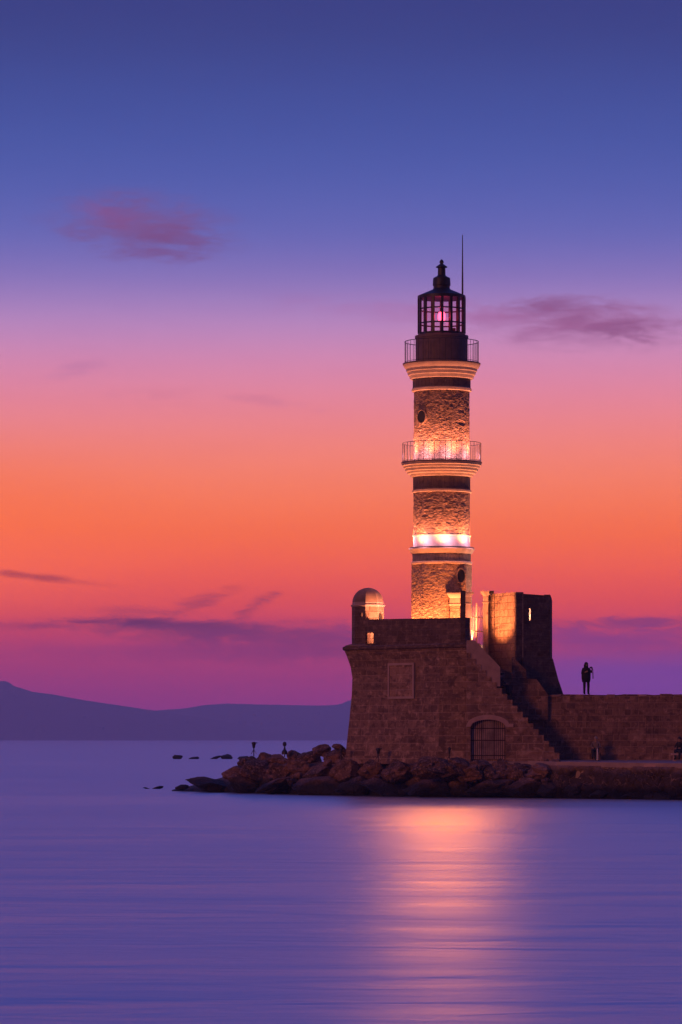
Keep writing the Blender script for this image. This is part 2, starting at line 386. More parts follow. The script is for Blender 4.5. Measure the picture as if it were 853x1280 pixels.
# ------------------------------------------------------------------ world: dusk sky
SKY = [  # picture row -> colour seen there
    (-900, (54, 72, 156)), (-400, (58, 76, 160)), (-120, (56, 68, 146)), (0, (57, 63, 124)), (100, (64, 78, 149)), (200, (74, 91, 167)), (290, (98, 104, 180)),
    (350, (134, 116, 184)), (400, (178, 136, 190)), (450, (210, 136, 174)), (500, (227, 133, 150)), (550, (238, 131, 122)),
    (600, (243, 127, 97)), (650, (244, 114, 72)), (700, (237, 99, 66)), (735, (222, 86, 74)), (770, (202, 74, 88)),
    (805, (163, 64, 103)), (850, (138, 60, 112)), (890, (124, 60, 120)), (924, (114, 60, 124))]
def build_world():
    w = bpy.data.worlds.new('World'); scn.world = w; w.use_nodes = True
    t = NT(w.node_tree); bg = t.n['Background']
    tc = t.new('ShaderNodeTexCoord'); sep = t.new('ShaderNodeSeparateXYZ'); t.put(sep.inputs[0], tc.outputs['Generated'])
    dx, dy, dz = sep.outputs
    zpos = t.math('MAXIMUM', dz, 0.0); s = t.math('SQRT', zpos)
    def ramp(stops):
        r = t.new('ShaderNodeValToRGB'); t.put(r.inputs[0], s); el = r.color_ramp.elements; r.color_ramp.interpolation = 'B_SPLINE'
        for i, (p, c) in enumerate(stops):
            e = el[i] if i < 2 else el.new(p)
            e.position = p; e.color = c
        return r.outputs[0]
    st = []
    for py, c in sorted(SKY, key=lambda q: -q[0]):
        tt = (HY - py) / F; z = tt / math.sqrt(1 + tt * tt); st.append((math.sqrt(max(z, 0)), lin(c)))
    st.append((1.0, lin((46, 62, 146))))
    front = ramp(st)
    back = ramp([(0, lin((44, 22, 24))), (.30, lin((60, 30, 34))), (.45, lin((48, 28, 40))), (.6, lin((32, 26, 46))), (1, lin((40, 50, 118)))])
    col = t.mix(t.rng(dy, -.5, .35, 0, 1, True), back, front)
    # cloud streaks, laid out by bearing and elevation
    yy = t.math('MAXIMUM', dy, .05)
    u = t.math('MULTIPLY_ADD', t.math('DIVIDE', dx, yy), F / 1000, CX / 1000)
    v = t.math('MULTIPLY_ADD', t.math('DIVIDE', dz, yy), -F / 1000, HY / 1000)
    cv = t.new('ShaderNodeCombineXYZ'); t.put(cv.inputs[0], u); t.put(cv.inputs[1], v)
    ok = t.rng(dy, .3, .5)
    # broad warm/cool unevenness of the glow
    wide, _ = t.noise(t.mapping(cv.outputs[0], scale=(1.1, 3.2, 1)), 1.0, 3, .5)
    low = t.math('MULTIPLY', t.rng(v, .70, .80, 0, 1, True), ok)
    vio = t.math('MULTIPLY', low, t.rng(u, .42, .80, 0, .8, True))
    col = t.mix(t.math('MULTIPLY', vio, t.rng(v, .79, .845, 0, 1, True)), col, lin((106, 68, 140)))
    col = t.mix(t.math('MULTIPLY', t.math('MULTIPLY', ok, t.rng(v, .52, .64, 0, 1, True)), t.math('MULTIPLY', t.rng(v, .80, .70, 0, 1, True), t.rng(u, .35, -.1, 0, .45, True))), col, lin((252, 112, 58)))
    n1, _ = t.noise(t.mapping(cv.outputs[0], scale=(9, 24, 1)), 1.0, 5, .6, .8)
    n2, _ = t.noise(t.mapping(cv.outputs[0], rot=(0, 0, .25), scale=(26, 46, 1)), 1.0, 4, .6, 1.2)
    n3, _ = t.noise(t.mapping(cv.outputs[0], scale=(3.5, 40, 1)), 1.0, 4, .55, .4)
    n4, _ = t.noise(t.mapping(cv.outputs[0], rot=(0, 0, -.12), scale=(16, 64, 1)), 1.0, 7, .62, 1.0)
    n5, _ = t.noise(t.mapping(cv.outputs[0], rot=(0, 0, .10), scale=(6, 30, 1)), 1.0, 6, .6, 1.6)
    def cloud(cx, cy, hw, hh, rgb, a, rot=0.0, wisp=n1, k=.9, lo=-.15, hi=1.15):
        nonlocal col
        du = t.math('SUBTRACT', u, cx / 1000); dv = t.math('SUBTRACT', v, cy / 1000)
        c, sn = math.cos(rot), math.sin(rot)
        a1 = t.math('DIVIDE', t.math('ADD', t.math('MULTIPLY', du, c), t.math('MULTIPLY', dv, sn)), hw / 1000)
        b1 = t.math('DIVIDE', t.math('ADD', t.math('MULTIPLY', du, -sn), t.math('MULTIPLY', dv, c)), hh / 1000)
        d = t.math('SQRT', t.math('ADD', t.math('MULTIPLY', a1, a1), t.math('MULTIPLY', b1, b1)))
        m = t.math('ADD', t.math('SUBTRACT', 1.0, d), t.math('MULTIPLY', t.math('ADD', wisp, -.5), k * 2))
        m = t.math('MULTIPLY_ADD', t.math('ADD', n2, -.5), .7, m)
        m = t.math('MULTIPLY_ADD', t.math('ADD', n4, -.5), 1.3, m)
        f = t.math('MULTIPLY', t.math('MULTIPLY', t.rng(m, lo, hi, 0, a, True), t.rng(d, .75, 1.35, 1, 0, True)), ok)
        col = t.mix(f, col, lin(rgb))
    cloud(178, 285, 130, 46, (124, 82, 134), .85, .12, n5, .8, -.25, 1.15)
    cloud(205, 302, 120, 26, (118, 76, 128), .55, .05, n5, .7)
    cloud(140, 268, 60, 20, (138, 84, 140), .45, .2, n1, .9)
    cloud(725, 404, 165, 36, (150, 90, 136), .75, .05, n5, .7, -.3, 1.15)
    cloud(690, 384, 85, 16, (126, 72, 120), .55, -.02, n1, .9)
    cloud(770, 410, 90, 18, (132, 76, 122), .5, .1, n4, .9)
    cloud(545, 392, 210, 24, (172, 104, 158), .35, .06, n5)
    cloud(240, 787, 215, 18, (108, 56, 100), .90, .03, n3, .9, -.25, .95)
    cloud(180, 778, 120, 9, (96, 52, 94), .7, .03, n4, .8)
    cloud(390, 802, 180, 30, (116, 57, 104), .8, .02, n5, .6, -.3, 1.1)
    cloud(300, 812, 220, 24, (126, 58, 108), .65, .0, n3, .8)
    cloud(318, 757, 44, 10, (140, 62, 90), .9, -.45, n4, .9)
    cloud(250, 752, 60, 12, (158, 66, 90), .7, -.3, n4, 1.0)
    cloud(180, 765, 90, 10, (165, 68, 90), .6, .05, n5, 1.0)
    cloud(50, 721, 100, 6, (160, 66, 76), .75, .12, n5, .8)
    cloud(40, 782, 90, 8, (122, 56, 100), .6, .0, n3, .8)
    cloud(800, 778, 140, 12, (120, 60, 112), .8, -.03, n4, .9)
    cloud(760, 802, 120, 14, (146, 62, 112), .5, .04, n5, .9)
    cloud(800, 800, 180, 24, (112, 62, 126), .65, .0, n3, .9)
    cloud(790, 845, 190, 34, (108, 66, 146), .45, .0, n5, .8)
    cloud(120, 815, 150, 14, (140, 60, 110), .5, .0, n5, .9)
    cloud(340, 502, 70, 9, (205, 118, 146), .6, .15, n4)
    cloud(100, 460, 45, 14, (178, 112, 158), .35, -.3, n4)
    cloud(190, 490, 70, 10, (205, 118, 146), .4, .0, n4)
    cloud(480, 790, 90, 22, (120, 62, 124), .25, .0, n5, .8)
    col = t.mix(t.math('MULTIPLY', ok, t.math('ADD', t.rng(wide, .35, .7, 0, .12), t.rng(n5, .45, .75, 0, .10))), col, t.mix(1.0, col, (.80, .70, .86, 1), 'MULTIPLY'))
    # the sky proper, as bright as it must be beyond the haze
    path = t.math('MINIMUM', t.math('DIVIDE', HTOP - H, t.math('MAXIMUM', dz, 1e-4)), HFAR)
    T = t.math('EXPONENT', t.math('MULTIPLY', t.math('MULTIPLY', path, -HAZE), t.rng(dy, 0, .6)))
    air = t.mix(T, (.06, .045, .15, 1), (0, 0, 0, 1))
    iv = t.math('DIVIDE', 1.0, T); cc_ = t.new('ShaderNodeCombineXYZ')
    for q in range(3): t.put(cc_.inputs[q], iv)
    vm = t.new('ShaderNodeVectorMath', operation='SUBTRACT'); t.put(vm.inputs[0], col); t.put(vm.inputs[1], air)
    v2 = t.new('ShaderNodeVectorMath', operation='MULTIPLY'); t.put(v2.inputs[0], vm.outputs[0]); t.put(v2.inputs[1], cc_.outputs[0])
    v3 = t.new('ShaderNodeVectorMath', operation='MAXIMUM'); t.put(v3.inputs[0], v2.outputs[0]); v3.inputs[1].default_value = (0, 0, 0)
    col = v3.outputs[0]
    below = t.rng(dz, -.004, 0, 1, 0)
    col = t.mix(below, col, lin((40, 36, 70)))
    t.put(bg.inputs[0], col); bg.inputs[1].default_value = 1.0
build_world()

# ------------------------------------------------------------------ lamps
def spot(name, loc, to, watts, col, cone=120, blend=.8, rad=.08):
    l = bpy.data.lights.new(name, 'SPOT'); l.energy = watts; l.color = col; l.spot_size = R(cone); l.spot_blend = blend; l.shadow_soft_size = rad
    o = bpy.data.objects.new(name, l); COL.objects.link(o); o.location = loc
    o.rotation_euler = (Vector(to) - Vector(loc)).to_track_quat('-Z', 'Y').to_euler(); return o
def point(name, loc, watts, col, rad=.08):
    l = bpy.data.lights.new(name, 'POINT'); l.energy = watts; l.color = col; l.shadow_soft_size = rad
    o = bpy.data.objects.new(name, l); COL.objects.link(o); o.location = loc; return o
WARM = (1.0, .27, .085); PINK = (1.0, .44, .62)

sun = bpy.data.lights.new('town_glow_sun', 'SUN'); sun.energy = .66; sun.color = (1.0, .29, .15); sun.angle = R(12)  # sun lamp standing in for the town lights behind the viewer
so = bpy.data.objects.new('town_glow_sun', sun); COL.objects.link(so); so.location = (-60, 60, 60)
so.rotation_euler = Vector((.70, .72, -.20)).to_track_quat('-Z', 'Y').to_euler()

# ------------------------------------------------------------------ sea, hills, haze
mb = MB(); mb.face([(-12900, -300, 0), (12900, -300, 0), (12900, HFAR - 20, 0), (-12900, HFAR - 20, 0)])
struct(mb.build('sea', 'water'))

def ridge(name, pts, Y0, px0, px1, depth, seed):
    mb = MB(); nx, ny = 260, 14; rows = []
    for j in range(ny + 1):
        s = j / ny; row = []
        prof = math.sin(min(1, s / .62) * PI / 2) if s < .62 else math.cos((s - .62) / .38 * PI / 2)
        for i in range(nx + 1):
            px = lerp(px0, px1, i / nx); Yr = Y0; x = X(px, Yr)
            hgt = (HY - interp(pts, px)) * Yr / F + H
            n = noise.fractal(Vector((x * .0022 + seed, s * 3, seed)), 1.0, 2.0, 5)
            hh = hgt * prof * (1 + .10 * n * (1 - prof) * 2) + hgt * .018 * n + hgt * .008 * noise.noise(Vector((x * .02, s * 9, seed)))
            row.append(Vector((x * (1 + .0 * s), Y0 - depth * .62 + depth * s, hh - .5)))
        rows.append(row)
    for j in range(ny):
        for i in range(nx): mb.face([rows[j][i], rows[j][i + 1], rows[j + 1][i + 1], rows[j + 1][i]])
    return struct(mb.build(name, 'hill', smooth=True))
ridge('hills', [(-900, 880), (-500, 850), (-200, 842), (-40, 846), (0, 851), (8, 851), (16, 857), (40, 864), (70, 868), (110, 875), (150, 881), (190, 887), (240, 895), (330, 910), (420, 922), (430, 930)], 10500, -900, 430, 1300, 3.0)
ridge('hills.001', [(60, 926), (110, 905), (160, 893), (200, 888), (230, 886), (258, 881), (285, 879.5), (320, 880.5), (360, 881), (405, 881.5), (425, 880), (438, 874), (470, 866), (540, 868), (640, 876), (760, 884), (900, 890), (1100, 880), (1400, 892), (1800, 915)], 12000, 60, 1800, 1500, 8.0)

def haze():
    mb = MB().box((-13000, -350, -1.0), (13000, HFAR, HTOP))
    m = bpy.data.materials.new('haze_air'); m.use_nodes = True; t = NT(m.node_tree)
    t.n.remove(t.n['Principled BSDF'])
    v = t.new('ShaderNodeVolumePrincipled'); v.inputs['Color'].default_value = (.90, .90, 1.0, 1); v.inputs['Density'].default_value = HAZE
    v.inputs['Anisotropy'].default_value = .25
    t.l.new(v.outputs[0], t.n['Material Output'].inputs['Volume'])
    o = mb.build('haze', m); o['kind'] = 'stuff'; return o
haze()

# ------------------------------------------------------------------ lighthouse
TY = 206.0; TX = X(552.3, TY); TC = (TX, TY); S = TY / F
zt = lambda py: Z(py, TY)
rr = lambda hw: hw * S
ZT = zt(806)                       # terrace floor
lh = thing('lighthouse', (TX, TY, ZT), 'tall stone lighthouse with two railed galleries, floodlit above the fort', 'lighthouse')

def shaft(name, y0, y1, hw0, hw1, sides, ph, amp, mat, seed, rub=(3.0, 10.0)):
    z0, z1 = zt(y0), zt(y1); n = 300; m = max(8, int((z1 - z0) / .045)); mb = MB(); grid = []
    for j in range(m + 1):
        s = j / m; z = lerp(z0, z1, s); Rr = rr(lerp(hw0, hw1, s)); row = []
        for i in range(n):
            th = 2 * PI * i / n
            if sides:
                seg = 2 * PI / sides; a = ((th - ph) % seg) - seg / 2; r = Rr * math.cos(seg / 2) / math.cos(a)
            else: r = Rr
            if amp:
                cu, su = math.cos(th) * 1.75, math.sin(th) * 1.75
                p = Vector((cu * rub[0], su * rub[0], z * rub[1]))
                p += noise.noise_vector(p * .6) * .45
                ds, _ = noise.voronoi(p, distance_metric='DISTANCE', exponent=2.5)
                e = min(1, (ds[1] - ds[0]) / .35)
                fr = noise.fractal(Vector((cu * 1.1, su * 1.1, z * 1.6 + seed)), .9, 2.1, 5)
                pit = max(0, noise.noise(Vector((cu * 2.2 + seed, su * 2.2, z * 4.5))) - .25)
                r += amp * (e - 1) * .55 * (1 if fr > -.15 else .4) + amp * .5 * fr * .6 - amp * 1.6 * pit
            row.append(Vector((TX + r * math.sin(th), TY - r * math.cos(th), z)))
        grid.append(row)
    rc = rr(hw0); k = 2 * PI * rc / n
    for j in range(m):
        for i in range(n):
            i2 = (i + 1) % n
            mb.face([grid[j][i], grid[j][i2], grid[j + 1][i2], grid[j + 1][i]], [(i * k, grid[j][0].z), ((i + 1) * k, grid[j][0].z), ((i + 1) * k, grid[j + 1][0].z), (i * k, grid[j + 1][0].z)])
    mb.f.append(tuple(range((m - 1) * n * 4, (m - 1) * n * 4 + 0))) if False else None
    return mb.build(name, mat, lh, smooth=True)

lower = shaft('lower_shaft', 808, 705, 38.8, 38.2, 8, R(6), .05, 'tower', 1.0)
mid = shaft('middle_shaft', 671, 615, 36.2, 35.8, 16, R(6), .05, 'tower', 5.0)
upper = shaft('upper_shaft', 579, 489, 35.3, 34.8, 0, 0, .05, 'tower', 9.0)

def band(name, prof, mat, n=96, ph=0.0, parent=None, angle=30):
    mb = MB().lathe([(rr(hw), zt(y)) for y, hw in prof], TC, n, ph)
    return mb.build(name, mat, parent or lh, angle=angle)
# ledge between lower and middle storey
band('string_course', [(706, 36.5), (705.4, 38), (703.4, 38.4), (702.6, 38)], 'trim')
band('frieze', [(702.6, 36.6), (693, 36.6)], 'frieze')
band('cornice', [(693, 37), (691.5, 38.4), (690.5, 39.4), (688.5, 40.2), (687.3, 41.4), (686, 41.4)], 'trim')
band('ledge', [(686, 40.2), (684.6, 40.2)], 'metal')
band('limewashed_band', [(684.6, 35.6), (671, 35.6)], 'white')
band('string_course', [(671.4, 36.0), (671, 36.4), (669.6, 36.4), (669, 35.6)], 'trim')
# lower gallery
band('string_course', [(616.4, 36), (616, 37.2), (613.8, 37.4), (613, 36.6)], 'trim')
band('frieze', [(613, 35.8), (597, 35.8)], 'frieze')
band('cornice', [(597, 36.2), (596, 38.6), (593.5, 39.4), (592.6, 42.6), (590.2, 43.4), (589.4, 45.2), (586.6, 45.8), (585.8, 47.2), (583.4, 48.0), (582.4, 49.6), (579.6, 49.8)], 'trim')
gal = band('gallery_floor', [(579.6, 50.4), (578, 50.4)], 'drum')
# upper gallery
band('string_course', [(490.4, 35.4), (489.6, 37.2), (487, 37.6), (486, 37)], 'trim')
band('frieze', [(486, 36.2), (475, 36.2)], 'frieze')
band('cornice', [(475, 36.8), (474, 39.4), (470.5, 40.6), (469.5, 42), (466, 42.8), (465, 44), (462, 44.4), (460.6, 46), (458, 47.6), (456.4, 48.2)], 'trim')
gal2 = band('gallery_floor', [(456.4, 48.6), (454.6, 48.6)], 'drum')
band('lantern_base', [(454.6, 32.6), (424, 32.6), (423, 33.4), (420.2, 33.4), (419.4, 31)], 'drum')

def railing(parent, y0, y1, hw, n):
    z0, z1 = zt(y0), zt(y1); r = rr(hw)
    P = lambda th, z: (TX + r * math.sin(th), TY - r * math.cos(th), z)
    mb = MB().tube([P(2 * PI * i / 72, z1) for i in range(72)], .022, 6, True)
    rl = mb.build('railing', 'bars', lh)
    mb = MB().tube([P(2 * PI * i / 72, z0 + .10) for i in range(72)], .014, 6, True); mb.build('bottom_rail', 'bars', rl)
    for i in range(n):
        th = 2 * PI * (i + .5) / n
        MB().tube([P(th, z0), P(th, z1)], .019 if i % 6 == 0 else .0125, 6).build('baluster', 'bars', rl)
railing(lh, 579, 554.5, 49.2, 44)
railing(lh, 455, 427.5, 46.0, 40)

def oval_window(parent, py, hw, th, w, h, proud, face=None):
    z = zt(py); r = rr(hw); c = Vector((TX + r * math.sin(th), TY - r * math.cos(th), z)); th = th if face is None else face
    n = Vector((math.sin(th), -math.cos(th), 0)); tx = Vector((math.cos(th), math.sin(th), 0)); c += n * proud; k = 28
    el = lambda a, b, off: [c + n * off + tx * math.cos(2 * PI * i / k) * a + Vector((0, 0, 1)) * math.sin(2 * PI * i / k) * b for i in range(k)]
    mb = MB().loft([el(w, h, -.30), el(w, h, .012)]); ow = mb.build('oval_window', 'hole', parent)
    mb = MB().loft([el(w * 1.02, h * 1.02, -.2), el(w * 1.02, h * 1.02, .03), el(w * 1.12, h * 1.10, .03), el(w * 1.28, h * 1.22, .02), el(w * 1.30, h * 1.24, -.2)], caps=False)
    mb.build('window_frame', 'tower', ow if parent is lh else parent)
oval_window(lh, 523, 35, R(-46), .31, .36, .03)
oval_window(lh, 721, 36.5, R(39), .25, .38, .03, R(28.5))

# lantern
LR = 29.0; z0, z1 = zt(419.4), zt(371)
lan = MB().lathe([(rr(29.4), z0), (rr(29.4), z0 + .14), (rr(27.6), z0 + .14), (rr(27.6), z0)], TC, 16, PI / 16 * 0, caps=False).build('lantern', 'metal', lh)
for i in range(16):
    th = 2 * PI * i / 16; p = Vector((TX + rr(LR) * math.sin(th), TY - rr(LR) * math.cos(th), 0))
    mb = MB().box((p.x - .07, p.y - .05, z0 + .10), (p.x + .07, p.y + .05, z1), th, (p.x, p.y, z0)); mb.build('mullion', 'metal', lan)
for y in (387, 405):
    q = [(TX + rr(LR) * math.sin(2 * PI * i / 16), TY - rr(LR) * math.cos(2 * PI * i / 16), zt(y)) for i in range(16)]
    MB().tube(q, .045, 6, True).build('glazing_bar', 'metal', lan)
mb = MB()
for i in range(16):
    a, b = 2 * PI * i / 16, 2 * PI * (i + 1) / 16; r = rr(LR - 1.0)
    mb.face([(TX + r * math.sin(a), TY - r * math.cos(a), z0 + .1), (TX + r * math.sin(b), TY - r * math.cos(b), z0 + .1), (TX + r * math.sin(b), TY - r * math.cos(b), z1), (TX + r * math.sin(a), TY - r * math.cos(a), z1)])
mb.build('glass', 'glass', lan)
zb = zt(396)
bc = MB().lathe([(.02, zb - .30), (.17, zb - .26), (.22, zb - .1), (.22, zb + .1), (.17, zb + .26), (.02, zb + .30)], TC, 20).build('beacon', 'beacon', lh, smooth=True)
MB().lathe([(.30, z0 - .05), (.10, z0 + .2), (.10, zb - .30), (.20, zb - .28)], TC, 16).build('pedestal', 'metal', bc)
bx = TX + rr(11); MB().box((bx - .12, TY - .2, z0), (bx + .30, TY + .2, z0 + .42)).build('equipment_box', 'metal', bc)
point('beacon_light', (TX, TY - .45, zb), 60, (1, .05, .10), .15)
roof = band('lantern_roof', [(373.5, 28), (373.5, 29.8), (370, 29.8), (366, 20.5), (362, 11.2), (360.5, 10.3), (357.4, 10.4), (356.8, 11.2), (349, 10.8), (347.6, 10.4), (345.4, 6.2), (344, 4.9), (335.2, 4.7), (334.4, 7.2), (333.6, 7.2), (331, 3.6), (329.6, 1.7), (328.6, 2.5), (327, 2.7), (325.6, 1.9), (324.2, .4)], 'metal', 48, 0, lh, 25)
ax = TX + (578.3 - 552.3) * S
MB().tube([(ax, TY - .1, zt(371)), (ax, TY - .1, zt(352)), (ax, TY - .1, zt(330)), (ax, TY - .1, zt(294))], [.055, .05, .038, .022], 8).build('lightning_rod', 'metal', lh)

# lamps on the ledges: they throw light up the shafts
for i in range(8):
    for y, rad, wt, tilt, ph, k in ((683.6, 46, 520, .30, 0, 'ledge'), (576.5, 48, 620, .22, 22, 'gallery')):
        th = R(ph + 45 * i)
        rad_dir = Vector((math.sin(th), -math.cos(th), 0)); p = Vector((TX, TY, zt(y) + .05)) + rad_dir * rr(rad)
        spot(k + '_uplight', p, p + Vector((0, 0, 1)) - rad_dir * tilt, wt, WARM, 118, 1.0, .22)
    for y, rad, wt, k in ((678.5, 47, 40, 'ledge'), (571.5, 47, 78, 'gallery')):
        th = R(12 + 45 * i); p = Vector((TX + rr(rad) * math.sin(th), TY - rr(rad) * math.cos(th), zt(y) + .05))
        point(k + '_glow', p, wt, PINK, .2)
for i in range(6):                                   # added lamps on ledge and gallery, brightening the reflection in the water
    th = R(-50 + 20 * i)
    for y, rad in ((683, 42), (577, 50)):
        p = Vector((TX + rr(rad) * math.sin(th), TY - rr(rad) * math.cos(th), zt(y) + .12))
        spot('reflection_fill', p, p + Vector((math.sin(th) * .12, -1, -.11)), 420, (1, .235, .01), 46, .7, .10)

# ------------------------------------------------------------------ fort bastion
bz = Z(950, 200) - .6
bast = thing('bastion', (X(500, 203), 203, bz), 'battered stone bastion with moulded cornice and framed stone panel, under the lighthouse', 'bastion')
plan = [(432, 206.5), (548, 200.6), (584, 200.0), (584, 209), (520, 214), (440, 212)]
def ring(py, offs):
    pts = [Vector((X(px, Y), Y, 0)) for px, Y in plan]; n = len(pts); o = []
    for i, p in enumerate(pts):
        d1 = (p - pts[i - 1]).normalized(); d2 = (pts[(i + 1) % n] - p).normalized()
        n1, n2 = Vector((d1.y, -d1.x, 0)), Vector((d2.y, -d2.x, 0)); k = offs[i]
        q = p + (n1 + n2) / max(.4, 1 + n1.dot(n2)) * k
        o.append(Vector((q.x, q.y, Z(py, 202.5))))
    return o
bat = [(955, [.06] * 6), (945, [0, 0, 0, 0, 0, 0]), (900, [-.22, -.10, -.0, 0, -.2, -.2]), (868, [-.36, -.15, 0, 0, -.3, -.3]), (846, [-.40, -.17, 0, 0, -.3, -.3]), (832, [-.30, -.16, 0, 0, -.3, -.3]), (818, [-.08, -.12, 0, 0, -.3, -.3]), (811, [.06, -.06, 0, 0, -.2, -.2])]
mb = MB(); rings = [ring(y, o) for y, o in bat]
def fine_loft(mb, rings, nu=1):
    mb.loft(rings, caps=True)
fine_loft(mb, rings)
mb.build('wall', 'fort', bast)
def off_ring(py, k): return ring(py, [k[0], k[1], k[2], 0, -.2, -.2])
mb = MB().loft([off_ring(811, (.10, .02, .02)), off_ring(810, (.16, .09, .06)), off_ring(807, (.16, .10, .06)), off_ring(805.4, (.02, -.02, .0))]); mb.build('cornice', 'parapet', bast)
# parapet: corner (457) to the end post (581), with an embrasure at the sentry box
pa, pb = (X(456.5, 205.6), 205.6), (X(581.5, 200.35), 200.35); L = math.hypot(pb[0] - pa[0], pb[1] - pa[1])
ptop = lambda u: Z(lerp(774.3, 772, u / L), lerp(205.6, 200.4, u / L)); pbot = lambda u: Z(806, 202.5)
mb = panel(MB(), pa, pb, ptop, pbot, .45, [(.03, .66, lambda u: Z(804, 205), lambda u: Z(790.5, 205), 4)]); mb.build('parapet', 'parapet', bast)
# end post of the parapet
zp0, zp1 = Z(806, 200.4), Z(738.5, 200.4)
mb = MB().box((X(576, 200.4), 200.3, zp0), (X(582, 200.4), 200.75, zp1)); mb.build('end_post', 'shaded_block', bast)
# framed panel
def on_face(px, py, off):
    a, b = (plan[0], plan[1]); A = Vector((X(a[0], a[1]) + .3, a[1] + .12)); B = Vector((X(b[0], b[1]), b[1]))
    d = (B - A).normalized(); n = Vector((d.y, -d.x)); t = px / F
    # intersect the bearing of px with the face line
    bx = (px - CX) / F; s = (A.x - bx * A.y) / (bx * d.y - d.x); q = A + d * s + n * off
    return q, d, n
q0, d, n = on_face(486.5, 850, 0); q1, _, _ = on_face(515.5, 850, 0); zz0, zz1 = Z(870.5, 203), Z(831.5, 203)
def face_slab(mb, a, b, z0, z1, o0, o1):
    P = lambda q, o, z: (q.x + n.x * o, q.y + n.y * o, z)
    mb.loft([[P(a, o0, z0), P(b, o0, z0), P(b, o0, z1), P(a, o0, z1)], [P(a, o1, z0), P(b, o1, z0), P(b, o1, z1), P(a, o1, z1)]]); return mb
batter = .20
mb = face_slab(MB(), q0, q1, zz0, zz1, -.6, -batter + .14); pnl = mb.build('panel', 'stair', bast)
w = .13; dv = d * w
for a, b, e, f in ((q0 - dv, q1 + dv, zz1, zz1 + w), (q0 - dv, q1 + dv, zz0 - w, zz0), (q0 - dv, q0, zz0, zz1), (q1, q1 + dv, zz0, zz1)):
    face_slab(MB(), a, b, e, f, -.6, -batter + .20).build('panel_frame', 'trim' if False else 'smooth', pnl)
# terrace floor
mb = MB().face([(X(440, 206), 206, ZT), (X(584, 200.2), 200.2, ZT), (X(700, 202), 203.4, ZT), (X(700, 212), 212, ZT), (X(440, 212), 212, ZT)])
mb = MB(); fl = [(X(445, 206.5), 206.5), (X(583, 200.6), 200.6), (X(600, 202.9), 202.9), (X(603, 204), 206), (X(640, 212), 212), (X(445, 212), 212)]
mb.loft([[(x, y, ZT - .3) for x, y in fl], [(x, y, ZT) for x, y in fl]]); mb.build('terrace', 'concrete', bast)

# ------------------------------------------------------------------ sentry box on the corner
GY = 206.8; GX = X(460, GY); gs = GY / F; gz = lambda py: Z(py, GY); GR = 20.2 * gs
gb = thing('sentry_box', (GX, GY, gz(808)), 'small domed stone sentry box with round peephole, left corner of the bastion', 'sentry box')
gv = [(GX + GR * math.sin(R(-8.6 + 45 * k)), GY - GR * math.cos(R(-8.6 + 45 * k))) for k in range(8)]
for k in range(8):
    a, b = gv[k], gv[(k + 1) % 8]; L = math.hypot(b[0] - a[0], b[1] - a[1]); holes = []
    if k == 7:
        hc, hz, hr = L * .62, gz(769), .115
        holes = [(hc - hr, hc + hr, lambda u: hz - math.sqrt(max(0, hr * hr - (u - hc) ** 2)) * 1.1, lambda u: hz + math.sqrt(max(0, hr * hr - (u - hc) ** 2)) * 1.1, 12)]
    if k == 1:
        dc, dw = L * .5, .21
        holes = [(dc - dw, dc + dw, lambda u: gz(802), lambda u: gz(770) + math.sqrt(max(0, dw * dw - (u - dc) ** 2)), 12)]
    panel(MB(), a, b, gz(757), gz(811), .14, holes).build('wall', 'block' if k in (0, 1, 2) else 'parapet', gb)  # paler stone on the faces towards the lamps, their light put into the colour
MB().lathe([(GR * .9, gz(759.5)), (GR * 1.03, gz(758.6)), (GR * 1.07, gz(757.4)), (GR * 1.07, gz(756.2)), (GR * .98, gz(755.6)), (GR * .98, gz(753)), (GR * .9, gz(752.4))], (GX, GY), 8, R(-8.6)).build('cornice', 'smooth', gb)
dome = [(GR * .965 * math.cos(R(a)), gz(753) + 18.3 * gs * math.sin(R(a))) for a in range(0, 90, 6)] + [(.02, gz(734.7))]
MB().lathe(dome, (GX, GY), 8, R(-8.6)).build('dome', 'dome', gb, angle=12)
# corbel under the box at the corner
mb = MB().lathe([(.25, gz(842)), (.5, gz(832)), (GR * .93, gz(820)), (GR * 1.16, gz(812)), (GR * 1.40, gz(810.4)), (GR * 1.42, gz(807.2)), (GR * 1.1, gz(805.4)), (GR * .9, gz(805))], (GX, GY), 24); mb.build('corbel', 'fort', gb, angle=25)

# ------------------------------------------------------------------ gate at the head of the stairs
gt = thing('terrace_gate', (X(597, 203.5), 203.5, ZT), 'pale iron gate between two capped piers at the head of the stairs', 'gate')
def pier(px0, px1, Y, ytop, ybot, name='pier', d=.5, mat='trim'):
    a, b = X(px0, Y), X(px1, Y); zt_, zb_ = Z(ytop, Y), Z(ybot, Y)
    p = MB().box((a, Y, zb_), (b, Y + d, zt_)).build(name, mat, gt, bevel=.015)
    c = (a + b) / 2; hw = (b - a) / 2
    mb = MB(); 
    for k, (dz, g) in enumerate([(-.02, .0), (.05, .09), (.16, .12), (.27, .16), (.36, .16)]): pass
    mb.loft([[(c - hw - g, Y - g, zt_ + dz), (c + hw + g, Y - g, zt_ + dz), (c + hw + g, Y + d + g, zt_ + dz), (c - hw - g, Y + d + g, zt_ + dz)] for dz, g in ((-.45, .0), (-.43, .05), (-.37, .05), (-.35, .01), (-.02, .01), (.06, .08), (.16, .12), (.17, .17), (.27, .17))])
    mb.build('capital', 'trim', p); return p
pier(562.5, 575, 204.15, 747, 808, d=.3, mat='tower')
pier(582.6, 588.6, 202.3, 746, 806, d=.35)
pier(604.5, 610.5, 204.6, 744.5, 824, d=.5)
ga, gbb = Vector((X(589.4, 203), 203.0, 0)), Vector((X(604.4, 205), 205.0, 0))
